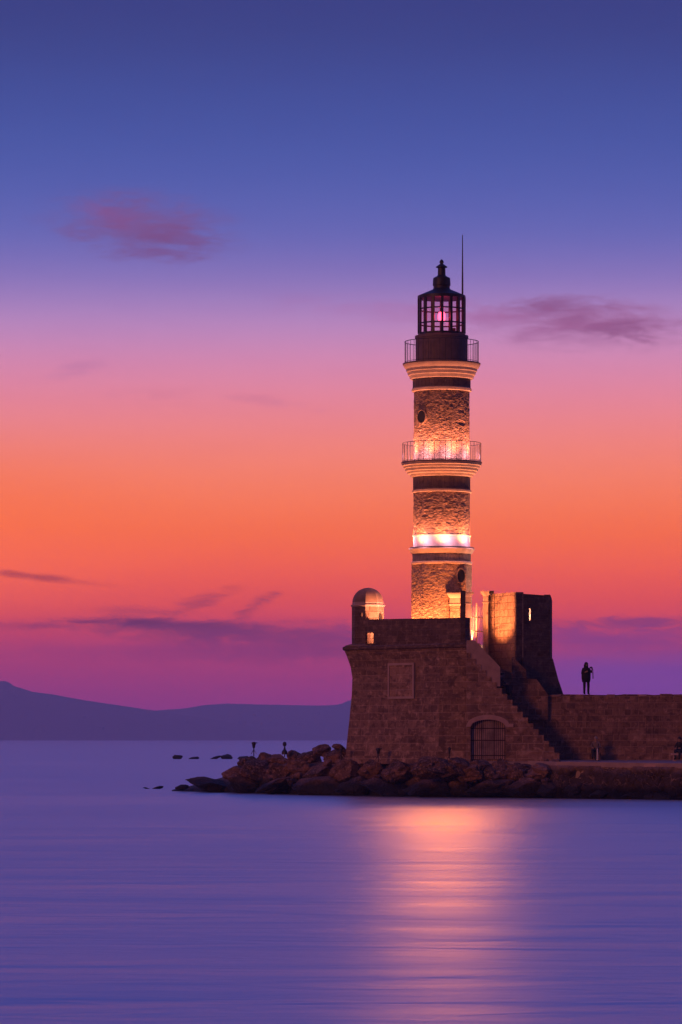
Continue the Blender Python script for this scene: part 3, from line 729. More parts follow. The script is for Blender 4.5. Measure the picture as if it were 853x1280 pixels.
for k in range(8):
    q = ga.lerp(gbb, (k + .5) / 8); top = Z(754 if k == 3 else 758, 204)
    MB().tube([(q.x, q.y, ZT - .4), (q.x, q.y, top)], .05 if k == 3 else .016, 6).build('bar', 'pale_iron', gt)
for y in (772, 789):
    MB().tube([(ga.x, ga.y, Z(y, 204)), (gbb.x, gbb.y, Z(y, 204))], .03, 6).build('cross_rail', 'pale_iron', gt)

# ------------------------------------------------------------------ stone block (guardhouse wall) right of the gate
gh = thing('guardhouse', (X(650, 204), 204, Z(868, 203)), 'square roofless stone guardhouse with a slit window and sloping buttress', 'guardhouse')
e = (X(645, 202), 202.0); lft = (X(606, 205.6), 205.6); rgt = (X(688, 203.2), 203.2)
eL = Vector((e[0] - lft[0], e[1] - lft[1])).normalized() * .012
panel(MB(), lft, (e[0] - eL.x, e[1] - eL.y), lambda u: Z(741.3, 203.5), lambda u: Z(872, 203), .5).build('side_wall', 'block', gh)
Lr = math.hypot(rgt[0] - e[0], rgt[1] - e[1]); sl = Lr * (663 - 645) / 43
dF = Vector((rgt[0] - e[0], rgt[1] - e[1])).normalized(); nF = Vector((dF.y, -dF.x)) * .03
panel(MB(), (e[0] + nF.x, e[1] + nF.y), (rgt[0] + nF.x, rgt[1] + nF.y), lambda u: Z(lerp(742, 744, u / Lr), 202.5), lambda u: Z(872, 203), .13, [(sl - .085, sl + .085, lambda u: Z(775.5, 202.5), lambda u: Z(760.5, 202.5), 2)]).build('front_wall', 'shaded_block', gh)
bk = [(X(690, 209), 209.0), (X(606, 209), 209.0)]
panel(MB(), rgt, bk[0], lambda u: Z(743.5, 203.5), lambda u: Z(872, 203), .35).build('far_wall', 'shaded_block', gh)
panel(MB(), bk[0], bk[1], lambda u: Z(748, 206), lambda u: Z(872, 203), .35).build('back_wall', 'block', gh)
# buttress skirt
dd = Vector((rgt[0] - e[0], rgt[1] - e[1])).normalized(); nn = Vector((dd.y, -dd.x))
def skirt(py, k, kr):
    a = Vector(e) + nn * k + dd * .4; b = Vector(rgt) + nn * k + dd * kr; c = Vector(bk[0]) + Vector((kr, 0))
    z = Z(py, 202.5); return [(a.x, a.y, z), (b.x, b.y, z), (c.x, c.y, z), (a.x, c.y, z)]
MB().loft([skirt(872, .55, .62), skirt(848, .32, .33), skirt(823, .12, .10), skirt(822, .02, .01)]).build('buttress', 'shaded_block', gh)
point('slit_lamp', (X(660, 205), 207.2, Z(768, 205)), 900, (1, .5, .35), .2)
point('peephole_fill', (X(463, 207), 207.0, Z(780, 207)), 14, (1, .5, .4), .1)  # added lamp that makes the peephole glow from inside
fl_ = thing('floodlight', (X(614.5, 204.4), 204.4, Z(743, 204.4)), 'black box floodlight on top of the right gate pier', 'floodlight')
MB().box((X(611.5, 204.4), 204.2, Z(742.2, 204.4)), (X(617.5, 204.4), 204.6, Z(738.6, 204.4))).build('housing', 'metal', fl_, bevel=.02)
MB().box((X(613.8, 204.4), 204.35, Z(744, 204.4)), (X(615.2, 204.4), 204.45, Z(742.2, 204.4))).build('bracket', 'metal', fl_)

# ------------------------------------------------------------------ staircase
SY = 199.6; z_q = Z(950, 199.6)
stc = thing('staircase', (X(640, SY), SY, z_q), 'long stone outer staircase climbing left, with an arched barred gateway beneath', 'staircase')
x0 = X(583.5, SY); N = 17
edge = [588.6 + 6.52 * i for i in range(N + 1)]; tops = [816 + 7.35 * i for i in range(N + 1)]
def st_top(u):
    px = CX + (x0 + u) * F / SY
    for ex, ty in zip(edge, tops):
        if px < ex: return Z(ty, SY)
    return Z(tops[-1] + 7.35, SY)
Ls = X(edge[-1], SY) - x0
gu = lambda px: X(px, SY) - x0
arch_lo = Z(951.5, SY)
ac = gu(610.3); aw = gu(632.2) - gu(610.3)
def arch_top(u):
    s = (u - ac) / aw; return Z(908.5, SY) + (Z(899.5, SY) - Z(908.5, SY)) * math.sqrt(max(0, 1 - s * s)) if abs(s) <= 1 else Z(908.5, SY)
panel(MB(), (x0, SY), (x0 + Ls, SY), st_top, Z(952.5, SY), .30, [(ac - aw, ac + aw, lambda u: arch_lo - .2, arch_top, 16)], [gu(q) for q in edge]).build('front_wall', 'stair', stc)
for i in range(N + 1):
    a = edge[i - 1] if i else 583.5; b = edge[i]
    MB().box((X(a, SY), SY + .30, z_q - .1), (X(b, SY), SY + 1.98, Z(tops[i], SY) - .003)).build('step', 'stair', stc)
# arch surround and gate
nA = 20
def arc_pts(extra, yo):
    o = []
    for i in range(nA + 1):
        s = -1 + 2 * i / nA; uu = ac + s * (aw + extra); z = Z(908.5, SY) + (Z(899.5, SY) - Z(908.5, SY) + extra) * math.sqrt(max(0, 1 - s * s)); o.append((x0 + uu, yo, z))
    return o
mb = MB()
inn, out_ = arc_pts(0.0, SY - .05), arc_pts(.27, SY - .05); inb, outb = arc_pts(0.0, SY + .05), arc_pts(.27, SY + .05)
for i in range(nA):
    mb.face([inn[i], inn[i + 1], out_[i + 1], out_[i]]); mb.face([out_[i], out_[i + 1], outb[i + 1], outb[i]]); mb.face([inb[i], inb[i + 1], inn[i + 1], inn[i]])
mb.face([inn[0], out_[0], outb[0], inb[0]]); mb.face([inn[-1], out_[-1], outb[-1], inb[-1]])
ar = mb.build('arch', 'arch', stc)
MB().box((X(633.2, SY), SY - .066, Z(908.8, SY)), (X(642, SY), SY + .045, Z(904.6, SY))).build('impost', 'arch', ar, bevel=.01)
gz0 = Z(949, SY)
gd = MB().box((X(588.4, SY) + .02, SY + .24, gz0), (X(632.2, SY) - .02, SY + .292, Z(900, SY))).build('gate', 'wood', stc)
nb = 17
for i in range(nb):
    s = -1 + 2 * (i + .5) / nb; u = ac + s * aw; wd = .028 if i in (5, 11) else .014
    MB().box((x0 + u - wd, SY + .19, gz0), (x0 + u + wd, SY + .19 + 2 * .01, arch_top(u) - .005)).build('bar', 'bars', gd)
for y in (945, 926, 911):
    MB().box((x0 + ac - aw, SY + .212, Z(y, SY)), (x0 + ac + aw, SY + .232, Z(y, SY) + .05)).build('cross_bar', 'bars', gd)
# near parapet with sloping top
pp = [(583.6, 800.5), (594, 800.8), (625.5, 834)]
pu = lambda px: X(px, SY + .30) - X(583.6, SY + .30)
ptop2 = lambda u: Z(interp(pp, 583.6 + u * F / (SY + .3)), SY + .3)
panel(MB(), (X(583.6, SY + .04), SY + .04), (X(625.5, SY + .04), SY + .04), ptop2, Z(858, SY), .28, [], [pu(594)]).build('parapet', 'stair_parapet', stc)
# far parapet, in two sloping lengths beside the guardhouse
FYp = 201.3
fp = [(640, 821), (644, 824), (657.8, 837.5), (658, 848.5), (671, 849), (685, 868.5)]
fu = lambda px: X(px, FYp) - X(640, FYp)
ftop = lambda u: Z(interp(fp, 640 + u * F / FYp), FYp)
panel(MB(), (X(640, FYp), FYp), (X(685, FYp), FYp), ftop, Z(900, FYp), .28, [], [fu(q[0]) for q in fp[1:-1]]).build('far_parapet', 'wall', stc)
# inner wall of the flight (carries the treads' far side)
panel(MB(), (X(600, 201.62), 201.62), (X(648, 201.62), 201.62), lambda u: Z(interp([(600, 822), (648, 846)], 600 + u * F / 201.6), 201.62), z_q - .1, .35).build('inner_wall', 'block', stc)

# ------------------------------------------------------------------ long wall with walkway, quay
wl = thing('harbour_wall', (X(780, 202), 202, z_q), 'long stone harbour wall with walkway on top, running right from the stairs', 'wall')
WYa, WYb = 201.62, 201.0
xa, xb = X(648.5, WYa), X(1180, 201)
mb = MB(); nseg = 60; rnd = random.Random(4)
topz = Z(868.3, 201.4)
rows = []
ptsb, ptst = [], []
for i in range(nseg + 1):
    x = lerp(xa, xb, i / nseg); y = lerp(WYa, WYb, i / nseg); ptsb.append((x, y)); ptst.append(topz + rnd.uniform(-.03, .03))
for i in range(nseg):
    (ax_, ay), (bx_, by) = ptsb[i], ptsb[i + 1]; ta, tb = ptst[i], ptst[i + 1]; z0_ = z_q - .3
    mb.face([(ax_, ay - .16, z0_), (bx_, by - .16, z0_), (bx_, by, tb), (ax_, ay, ta)])
    mb.face([(ax_, ay, ta), (bx_, by, tb), (bx_, by + 4, tb - .02), (ax_, ay + 4, ta - .02)])
    mb.face([(ax_, ay + 4, ta - .02), (bx_, by + 4, tb - .02), (bx_, by + 4, z0_), (ax_, ay + 4, z0_)])
for (x, y), t_ in ((ptsb[0], ptst[0]), (ptsb[-1], ptst[-1])): mb.face([(x, y - .16, z0_), (x, y, t_), (x, y + 4, t_ - .02), (x, y + 4, z0_)])
mb.build('face', 'wall', wl)
# uneven coping stones
x = xa + .4; k = 0
while x < X(880, 201.3):
    w_ = rnd.uniform(.35, 1.0); hh = rnd.uniform(.10, .30)
    if rnd.random() < .6:
        y = lerp(WYa, WYb, (x - xa) / (xb - xa))
        MB().box((x, y - .07, topz - hh), (x + w_ - .02, y + .35, topz + rnd.uniform(.0, .045))).build('coping_stone', M['wall'] if rnd.random() < .5 else M['arch'] if rnd.random() < .3 else M['stair'], wl, bevel=.03)
    x += w_ + rnd.uniform(0, .5)

SH = [(150, 226), (230, 219), (330, 211), (420, 205), (500, 200.6), (640, 196.6), (700, 194.6), (853, 190), (1180, 181)]
qe = [(560, 199.35), (660, 199.1), (696, 195.4), (853, 190.8), (1180, 181.5)]
mb = MB(); top, bot = [], []
for px, Y in qe: top.append((X(px, Y), Y, Z(955.2, 191) if px > 680 else Z(951.5, 198)))
zq = [Z(952, 198.5), Z(952.5, 197), Z(953.5, 195), Z(955.4, 191), Z(958, 182)]
top = [(X(px, Y), Y, z) for (px, Y), z in zip(qe, zq)]
farp = [(X(px, 203), 203.0, z_q + .02) for px, _ in qe]
for i in range(len(top) - 1): mb.face([top[i], top[i + 1], farp[i + 1], farp[i]])
for i in range(len(top) - 1):
    a, b = Vector(top[i]), Vector(top[i + 1]); dn = Vector((0, 0, -.9)); mb.face([a + dn, b + dn, b, a])
struct(mb.build('quay', 'concrete'))
# kerb slab along the quay edge
def along(q, s):
    return Vector(q[0]).lerp(Vector(q[1]), s)
kb = thing('quay_kerb', top[2], 'pale concrete kerb edging the quay above the rubble face', 'kerb')
mb = MB(); A, B = Vector(top[2]), Vector(top[3]); B2 = Vector(top[4]); A1 = Vector(top[1])
for a, b in ((A1, A), (A, B), (B, B2)):
    o = Vector((0, -.12, 0)); r1, r2 = Vector((0, .30, .06)), Vector((0, -.12, .06))
    mb.loft([[a + o + Vector((0, 0, -.22)), a + Vector((0, .3, -.22)), a + r1, a + r2], [b + o + Vector((0, 0, -.22)), b + Vector((0, .3, -.22)), b + r1, b + r2]])
mb.build('slab', 'concrete', kb)
cs = along((A, B), .70); ce = along((A, B), .79)
MB().loft([[cs + Vector((0, -.17, -.26)), cs + Vector((0, .1, -.26)), cs + Vector((0, .1, -.03)), cs + Vector((0, -.17, -.03))], [ce + Vector((0, -.17, -.26)), ce + Vector((0, .1, -.26)), ce + Vector((0, .1, -.03)), ce + Vector((0, -.17, -.03))]]).build('patch_block', 'arch', kb)
# rubble face of the quay
sw = thing('quay_wall', (X(780, 192.5), 192.5, 0), 'dark rough rubble quay face with pale mortar joints at the waterline', 'wall')
mb = MB(); nu, nv = 150, 16; g = []
for j in range(nv + 1):
    row = []
    for i in range(nu + 1):
        s = i / nu; px = lerp(668, 1180, s); Y = interp(qe, px) - .1; zt_ = interp([(640, Z(953, 197)), (690, Z(954, 195)), (853, Z(956, 191)), (1180, Z(958, 182))], px) - .12
        z = lerp(-.4, zt_, j / nv); x = X(px, Y)
        n_ = noise.fractal(Vector((x * 1.1, z * 1.4, 3)), .8, 2.1, 5); v_ = noise.voronoi(Vector((x * 2.2, z * 2.6, 1)))[0]
        out = (1 - j / nv) * .55 + .34 * n_ * (1 if j < nv else .25) + .20 * min(1, (v_[1] - v_[0]) / .3) * (1 if j < nv else .3)
        row.append(Vector((x, Y - out, z)))
    g.append(row)
for j in range(nv):
    for i in range(nu): mb.face([g[j][i], g[j][i + 1], g[j + 1][i + 1], g[j + 1][i]])
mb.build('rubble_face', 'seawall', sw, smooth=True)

# ------------------------------------------------------------------ breakwater: bank and boulders
mb = MB(); prof = []
BK = [(215, 224, .05), (240, 222, .35), (285, 217.5, 1.0), (330, 214, 1.7), (385, 210, 1.95), (432, 207, 1.9), (500, 203.5, 1.7), (560, 200.6, 1.75), (640, 199.2, 1.75), (700, 198, 1.7)]
rows = []
for px, Y, zt_ in BK:
    x = X(px, Y); sy = interp(SH, px) + .9
    rows.append([Vector((X(px, sy), sy, -.8)), Vector((X(px, sy + 1), sy + 1, zt_ * .45)), Vector((X(px, Y), Y - .2, zt_ * .82)), Vector((x, Y + 2.2, zt_)), Vector((x, Y + 8, zt_ * .8)), Vector((x, Y + 13, -.8))])
for r0, r1 in zip(rows, rows[1:]):
    for k in range(5): mb.face([r0[k], r1[k], r1[k + 1], r0[k + 1]])
struct(mb.build('rubble_bank', 'rock', smooth=True))

def boulder(name, c, sx, sy, sz, seed, label, group, sub=3, flat=0.0):
    bm = bmesh.new(); bmesh.ops.create_icosphere(bm, subdivisions=sub + 1, radius=1.0)
    rg = random.Random(seed); off = Vector((rg.uniform(-50, 50),) * 3) + Vector((seed, 0, 0))
    planes = []
    for _ in range(22):
        n = Vector((rg.uniform(-1, 1), rg.uniform(-1, 1), rg.uniform(-.8, 1))).normalized(); planes.append((n, rg.uniform(.56, .90)))
    rz = Matrix.Rotation(rg.uniform(-.5, .5), 3, 'Z') @ Matrix.Rotation(rg.uniform(-.28, .28), 3, 'Y') @ Matrix.Rotation(rg.uniform(-.2, .2), 3, 'X')
    for v in bm.verts:
        p = v.co.copy()
        for n, d in planes:
            q = p.dot(n)
            if q > d: p -= n * (q - d) * .97
        p *= 1 + .16 * noise.fractal(p * 1.3 + off, .9, 2.0, 4) + .085 * noise.fractal(p * 3.4 + off, .8, 2.1, 5)
        p = Vector((p.x * sx, p.y * sy, p.z * sz)); v.co = rz @ p
    for f in bm.faces: f.smooth = True
    me = bpy.data.meshes.new(name); bm.to_mesh(me); bm.free(); me.materials.append(M['rock'])
    me.set_sharp_from_angle(angle=R(24))
    o = bpy.data.objects.new(name, me); COL.objects.link(o); o.location = c
    return tag(o, label, 'rock', group)
ORD = ['first', 'second', 'third', 'fourth', 'fifth', 'sixth', 'seventh', 'eighth', 'ninth', 'tenth', 'eleventh', 'twelfth', 'thirteenth', 'fourteenth', 'fifteenth', 'sixteenth', 'seventeenth', 'eighteenth', 'nineteenth', 'twentieth', 'twenty-first', 'twenty-second', 'twenty-third', 'twenty-fourth', 'twenty-fifth', 'twenty-sixth', 'twenty-seventh']
rnd = random.Random(21)
# (centre px, centre row, half width px, half height px)
ROW_W = [(262, 981, 32, 8.5), (306, 979, 24, 12), (346, 982, 34, 10), (401, 983, 40, 11), (448, 983, 24, 11), (485, 985, 32, 10), (540, 983, 34, 14), (577, 986, 18, 11), (612, 985, 30, 12), (655, 986, 26, 12), (690, 987, 26, 11), (722, 989, 22, 9), (754, 992, 19, 6), (789, 994, 21, 5.5), (829, 995.5, 22, 5.5), (866, 997, 18, 5.5), (228, 984.5, 10, 3.5)]
ROW_M = [(292, 967, 15, 9), (322, 962, 24, 13), (352, 965, 22, 13), (375, 960, 18, 13), (403, 966, 24, 12), (436, 966, 20, 15), (464, 962, 15, 14), (498, 966, 27, 15), (532, 962, 22, 14), (560, 968, 18, 11), (586, 965, 20, 13), (620, 967, 24, 12), (651, 968, 18, 12), (676, 968, 22, 12), (705, 974, 18, 10)]
ROW_T = [(313, 950, 14, 10), (331, 946, 12, 9), (348, 948, 13, 9), (370, 942, 12, 8), (384, 950, 20, 13), (403, 938, 16, 8), (423, 945, 20, 11), (424, 934, 9, 4), (446, 946, 18, 10), (452, 955, 12, 9), (468, 946, 14, 9), (488, 951, 15, 8), (510, 952, 16, 9), (549, 952, 20, 7.5), (576, 953, 15, 7), (600, 954, 16, 7), (628, 955, 14, 6.5), (655, 957, 16, 7), (682, 960, 15, 7), (562, 959, 20, 9), (592, 960, 19, 9), (612, 959, 17, 8), (641, 960, 19, 9), (668, 963, 18, 9), (534, 957, 17, 9)]
seed = 0
for row, name_, dY, adj in ((ROW_W, 'waterline row', .6, 'dark wet'), (ROW_M, 'middle row', 2.0, 'rough brown'), (ROW_T, 'top row', 3.3, 'reddish brown')):
    top_row, mid_row = row is ROW_T, row is ROW_M
    row = sorted(row)
    for i, (px, py, hw, hh) in enumerate(row):
        seed += 1; Y = interp(SH, px) + dY + rnd.uniform(-.3, .3); s = Y / F
        if top_row and px > 520: Y = 198.3 if px < 670 else 196.2
        if top_row and px < 432: Y += 1.5
        if top_row and px < 395: py += 3
        if mid_row and px > 540: Y -= .6
        shape = 'flat' if hw > 2.6 * hh else 'long' if hw > 1.9 * hh else 'rounded' if hw < 1.35 * hh else 'angular'
        if top_row and px > 520: hw *= 1.2; hh *= 1.3; py += 4.5
        boulder('boulder', W(px, py, Y), hw * s * 1.14, min(1.5, hw * s) * 1.0, hh * s * 1.14, seed * 7 + 3,
                f'{adj} {shape} boulder in the {name_} of the breakwater, {ORD[i]} from its tip', 'boulders of the breakwater')
# small fill stones, wedged between the boulders
for k in range(46):
    px = rnd.uniform(300, 700); Y = interp(SH, px) + rnd.uniform(.4, 2.6); py = lerp(976, 952, (Y - interp(SH, px) - .4) / 2.2) + rnd.uniform(-4, 5); s = Y / F; hw = rnd.uniform(4, 9)
    boulder('stone', W(px, py, Y - .25), hw * s, hw * s, hw * s * .75, 500 + k, 'small loose stone wedged between the larger boulders of the breakwater', 'small stones of the breakwater', 2)
# rocks awash to the left
for i, (px, py, hw, hh, wh) in enumerate([(222, 946, 7, 3.4, 'lone rounded rock awash far left of the breakwater'), (243, 947.4, 8, 2, 'low flat rock second from the left in the distant reef'), (268, 947.6, 9, 1.6, 'flat rock in the middle of the distant reef'),
                                      (284, 945.8, 9, 3.4, 'tallest rock in the middle of the distant reef'), (304, 947, 9, 2.4, 'low rock of the distant reef, nearest the breakwater'), (196, 984.8, 10, 1.9, 'flat dark rock awash off the tip of the breakwater'), (184, 985.2, 6, .9, 'low sliver of rock barely above water off the breakwater tip')]):
    Y = 3.28 * F / (948.8 - HY) if py < 960 else 3.28 * F / (986 - HY); s = Y / F
    boulder('boulder', W(px, py + hh * .3, Y), hw * s * 1.1, hw * s * .8, hh * s * 1.35, 900 + i, wh, 'rocks awash beyond the breakwater', 2)

# ------------------------------------------------------------------ floodlights on the rocks and quay furniture
def rock_flood(px, py0, py1, Y, w, label, ball=False):
    b = W(px, py1, Y); s = Y / F; hgt = (py1 - py0) * s
    t = thing('floodlight', b - Vector((0, 0, .25)), label, 'floodlight', 'floodlights on the rocks')
    MB().tube([b - Vector((0, 0, .25)), b + Vector((0, 0, hgt * .5))], .03, 8).build('stand', 'bars', t)
    for sgn in (-1, 1): MB().tube([b + Vector((sgn * .16, .05 * sgn, -.12)), b + Vector((0, 0, hgt * .25))], .018, 6).build('leg', 'pale_iron' if sgn > 0 else 'bars', t)
    c = b + Vector((0, 0, hgt * .68)); ww = w * s
    if ball:
        MB().lathe([(.02, c.z - .0), (ww * .35, c.z + .03), (ww * .5, c.z + .14), (ww * .35, c.z + .26), (.02, c.z + .29)], (c.x, c.y), 16).build('head', 'metal', t, smooth=True)
        MB().lathe([(ww * .75, b.z - .1), (ww * .7, b.z + .08), (ww * .3, b.z + .2), (ww * .15, c.z)], (c.x, c.y), 12).build('housing', 'metal', t)
    else:
        hd = MB().lathe([(ww * .12, c.z - hgt * .30), (ww * .30, c.z - hgt * .24), (ww * .36, c.z), (ww * .5, c.z + hgt * .14), (ww * .46, c.z + hgt * .27), (ww * .2, c.z + hgt * .33)], (c.x, c.y), 14).build('head', 'metal', t, smooth=True)
        MB().box((c.x - ww * .30, c.y - .22, c.z + hgt * .20), (c.x + ww * .62, c.y + .10, c.z + hgt * .27), R(25)).build('visor', 'metal', hd)
rock_flood(317.5, 927.5, 940, 214.5, 5.5, 'black hooded floodlight on a stand, at the seaward end of the boulders')
rock_flood(356, 929.5, 941, 212.5, 5, 'small ball-headed lamp standing on the boulders left of the bastion', True)
rock_flood(427, 935, 945, 205.5, 4, 'small dark floodlight on the boulders at the left foot of the bastion')
rock_flood(473, 935, 947, 203.0, 6, 'dark floodlight with visor on the boulders in front of the bastion panel')
rock_flood(562, 934, 948, 199.0, 3.5, 'thin pale legged floodlight on the rocks left of the arched gateway')

bl = W(747, 951.2, 197.5)
t = thing('bollard', bl, 'thin white post standing on the quay in front of a crouching person', 'bollard')
MB().tube([bl, bl + Vector((0, 0, .66)), bl + Vector((0, 0, .70))], [.04, .04, .025], 12).build('post', 'bollard', t)
MB().tube([bl, bl + Vector((0, 0, .04))], .075, 12).build('foot', 'bars', t)

bn = W(848, 951.4, 198.8)
t = thing('bench', bn, 'pale stone slab bench on the quay against the harbour wall', 'bench')
zs = Z(941.5, 198.8)
MB().box((X(839.5, 198.8), 198.6, zs - .11), (X(885, 198.8), 199.25, zs)).build('seat', 'arch', t, bevel=.015)
for px in (843.6, 877): MB().box((X(px - 1.6, 198.8), 198.68, bn.z - .05), (X(px + 1.6, 198.8), 199.15, zs - .112)).build('leg', 'arch', t)

# ------------------------------------------------------------------ people
def person(loc, rot, pose, label, mats, hair='hair', extra=None, scale=1.0):
    """pose: name -> (x, y, z) joints, figure faces -Y."""
    J, ER = {}, []
    rad = dict(pel=.125, bel=.125, che=.145, nec=.058, jaw=.072, hea=.098, top=.070, shL=.062, elL=.045, wrL=.032, haL=.038, hipL=.105, knL=.085, anL=.065, toL=.040)
    base = dict(shL=(.19, 0, 1.42), hipL=(.10, 0, .92))
    names = ['pel', 'bel', 'che', 'nec', 'jaw', 'hea', 'top'] + [a + s for s in 'LR' for a in ('sh', 'el', 'wr', 'ha', 'hip', 'kn', 'an', 'to')]
    edges = [('pel', 'bel'), ('bel', 'che'), ('che', 'nec'), ('nec', 'jaw'), ('jaw', 'hea'), ('hea', 'top')]
    for s in 'LR': edges += [('che', 'sh' + s), ('sh' + s, 'el' + s), ('el' + s, 'wr' + s), ('wr' + s, 'ha' + s), ('pel', 'hip' + s), ('hip' + s, 'kn' + s), ('kn' + s, 'an' + s), ('an' + s, 'to' + s)]
    vs, rs, es, idx, tags = [], [], [], {}, []
    for n in names: idx[n] = len(vs); vs.append(Vector(pose[n])); rs.append(rad[n if n in rad else n[:-1] + 'L'])
    for a, b in edges: es.append((idx[a], idx[b]))
    for s in 'LR':
        h, w = Vector(pose['ha' + s]), Vector(pose['wr' + s]); d = (h - w).normalized(); side = d.cross(Vector((0, 1, .2))).normalized(); pal = d.cross(side).normalized()
        for k, ln in zip((-1.5, -.5, .5, 1.5), (.060, .075, .070, .055)):
            a = h + side * k * .017 + d * .035; b = a + d * ln * .55 + pal * .012; c = b + d * ln * .35 + pal * .03
            i = len(vs); vs += [a, b, c]; rs += [.0095, .0085, .007]; es += [(idx['ha' + s], i), (i, i + 1), (i + 1, i + 2)]
        a = h - side * .040; b = a - side * .022 + d * .03; i = len(vs); vs += [a, b]; rs += [.011, .009]; es += [(idx['ha' + s], i), (i, i + 1)]
    me = bpy.data.meshes.new('person'); me.from_pydata([v * scale for v in vs], es, [])
    o = bpy.data.objects.new('person', me); COL.objects.link(o)
    sk = o.modifiers.new('skin', 'SKIN'); sk.use_smooth_shade = True
    for i, d in enumerate(me.skin_vertices[0].data): d.radius = (rs[i] * scale, rs[i] * scale); d.use_root = i == 0
    o.modifiers.new('sub', 'SUBSURF').levels = 1; o.modifiers['sub'].render_levels = 1
    dg = bpy.context.evaluated_depsgraph_get(); m2 = bpy.data.meshes.new_from_object(o.evaluated_get(dg))
    o.modifiers.clear(); o.data = m2; m2.name = 'person'
    m2.materials.clear()
    for k in ('skin', mats[0], mats[1], 'cloth'): m2.materials.append(M[k])
    segs = [(Vector(pose[a]) * scale, Vector(pose[b]) * scale, 0 if a in ('nec', 'jaw', 'hea') or a[:2] == 'wr' else 3 if a[:2] == 'an' else 2 if a[:3] in ('hip',) or a[:2] == 'kn' or b[:3] == 'hip' else 1) for a, b in edges]
    for p in m2.polygons:
        c = p.center; best = (9, 1)
        for a, b, k in segs:
            ab = b - a; t_ = max(0, min(1, (c - a).dot(ab) / max(1e-6, ab.length_squared))); dd_ = (c - a - ab * t_).length
            if dd_ < best[0]: best = (dd_, k)
        p.material_index = best[1]; p.use_smooth = True
    o.location = loc; o.rotation_euler = (0, 0, rot); tag(o, label, 'person', 'people at the lighthouse')
    # face features and hair belong to the head
    hc = Vector(pose['hea']) * scale; fw = (hc - Vector(pose['nec']) * scale); up = fw.normalized(); r = .105 * scale
    hm = MB()
    rings = []
    for i in range(7):
        a = R(8 + i * 17); k = 14
        rings.append([hc + Vector((math.sin(2 * PI * j / k) * math.sin(a) * r * 1.02, .022 + math.cos(2 * PI * j / k) * math.sin(a) * r * 1.12, math.cos(a) * r * 1.25 + (.0 if i < 4 else .02 * (math.cos(2 * PI * j / k) < -.2)))) for j in range(k)])
    hm.loft(rings); hob = hm.build('hair', hair, None, smooth=True, origin=(0, 0, 0)); hob.parent = o
    nm = MB().loft([[hc + Vector((-.014, -r * .9, -.012)), hc + Vector((.014, -r * .9, -.012)), hc + Vector((.004, -r * .92, .035)), hc + Vector((-.004, -r * .92, .035))], [hc + Vector((-.008, -r * 1.18, -.015)), hc + Vector((.008, -r * 1.18, -.015)), hc + Vector((.003, -r * .98, .032)), hc + Vector((-.003, -r * .98, .032))]])
    nob = nm.build('nose', 'skin', None, origin=(0, 0, 0)); nob.parent = o
    if extra: extra(o)
    return o
def coat(o, rings, mat):
    mb = MB(); rs = []
    for z, w, d, y in rings: rs.append([(math.sin(2 * PI * j / 18) * w, y + math.cos(2 * PI * j / 18) * d, z) for j in range(18)])
    mb.loft(rs); c = mb.build('coat', mat, None, smooth=True, origin=(0, 0, 0)); c.parent = o

stand = dict(pel=(0, 0, .98), bel=(0, .01, 1.12), che=(0, .03, 1.36), nec=(0, .0, 1.52), jaw=(0, -.03, 1.60), hea=(0, -.02, 1.68), top=(0, -.0, 1.74),
             shL=(.18, .03, 1.44), elL=(.30, -.06, 1.22), wrL=(.25, -.24, 1.40), haL=(.21, -.27, 1.48), hipL=(.10, 0, .92), knL=(.12, -.02, .50), anL=(.13, .02, .09), toL=(.14, -.14, .04),
             shR=(-.18, .03, 1.44), elR=(-.26, .03, 1.16), wrR=(-.16, -.20, 1.24), haR=(-.09, -.26, 1.28), hipR=(-.10, 0, .92), knR=(-.10, .01, .50), anR=(-.10, .04, .09), toR=(-.11, -.12, .04))
p1 = W(733, 868.2, 202.3); p1.z = topz - .01
person(p1, R(18), stand, 'dark silhouetted person standing on the harbour wall, camera raised to the chest', ('cloth', 'cloth'), 'hair',
       lambda o: coat(o, [(.74, .235, .19, .02), (.95, .27, .20, .02), (1.15, .275, .20, .02), (1.32, .285, .20, .03), (1.45, .26, .17, .03), (1.53, .17, .13, .02), (1.60, .135, .13, .03), (1.72, .13, .13, .04), (1.79, .09, .09, .04)], 'cloth'), 1.05)
sit = dict(pel=(0, 0, .12), bel=(0, .0, .26), che=(0, -.05, .50), nec=(0, -.10, .65), jaw=(0, -.14, .72), hea=(0, -.14, .80), top=(0, -.12, .86),
           shL=(.18, -.05, .58), elL=(.27, -.16, .34), wrL=(.16, -.36, .28), haL=(.10, -.42, .27), hipL=(.10, -.02, .10), knL=(.14, -.44, .16), anL=(.13, -.42, -.30), toL=(.14, -.56, -.35),
           shR=(-.18, -.05, .58), elR=(-.27, -.16, .34), wrR=(-.16, -.36, .28), haR=(-.10, -.42, .27), hipR=(-.10, -.02, .10), knR=(-.14, -.44, .16), anR=(-.13, -.42, -.30), toR=(-.14, -.56, -.35))
p2 = W(630.5, 866.5, 200.7); p2.z = Z(tops[6], SY) + .0
p2.x = X(edge[5] + 4, 200.7)
jk = lambda o: coat(o, [(.06, .20, .17, .0), (.22, .215, .17, -.01), (.40, .225, .16, -.04), (.55, .20, .13, -.06), (.63, .11, .09, -.09)], 'cloth')
person(p2, R(75), sit, 'dark clothed person sitting hunched on the outer stairs beside the lit wall', ('cloth', 'cloth_navy'), 'hair', jk)
p3 = W(745.5, 950, 200.6); p3.z = z_q + .42
person(p3, R(-15), sit, 'grey haired person in a grey top sitting against the harbour wall behind a post', ('cloth_grey', 'cloth_navy'), 'grey_hair')
st = thing('stone_block', (p3.x, p3.y + .05, z_q), 'low square stone block under the sitting person by the harbour wall', 'stone block')
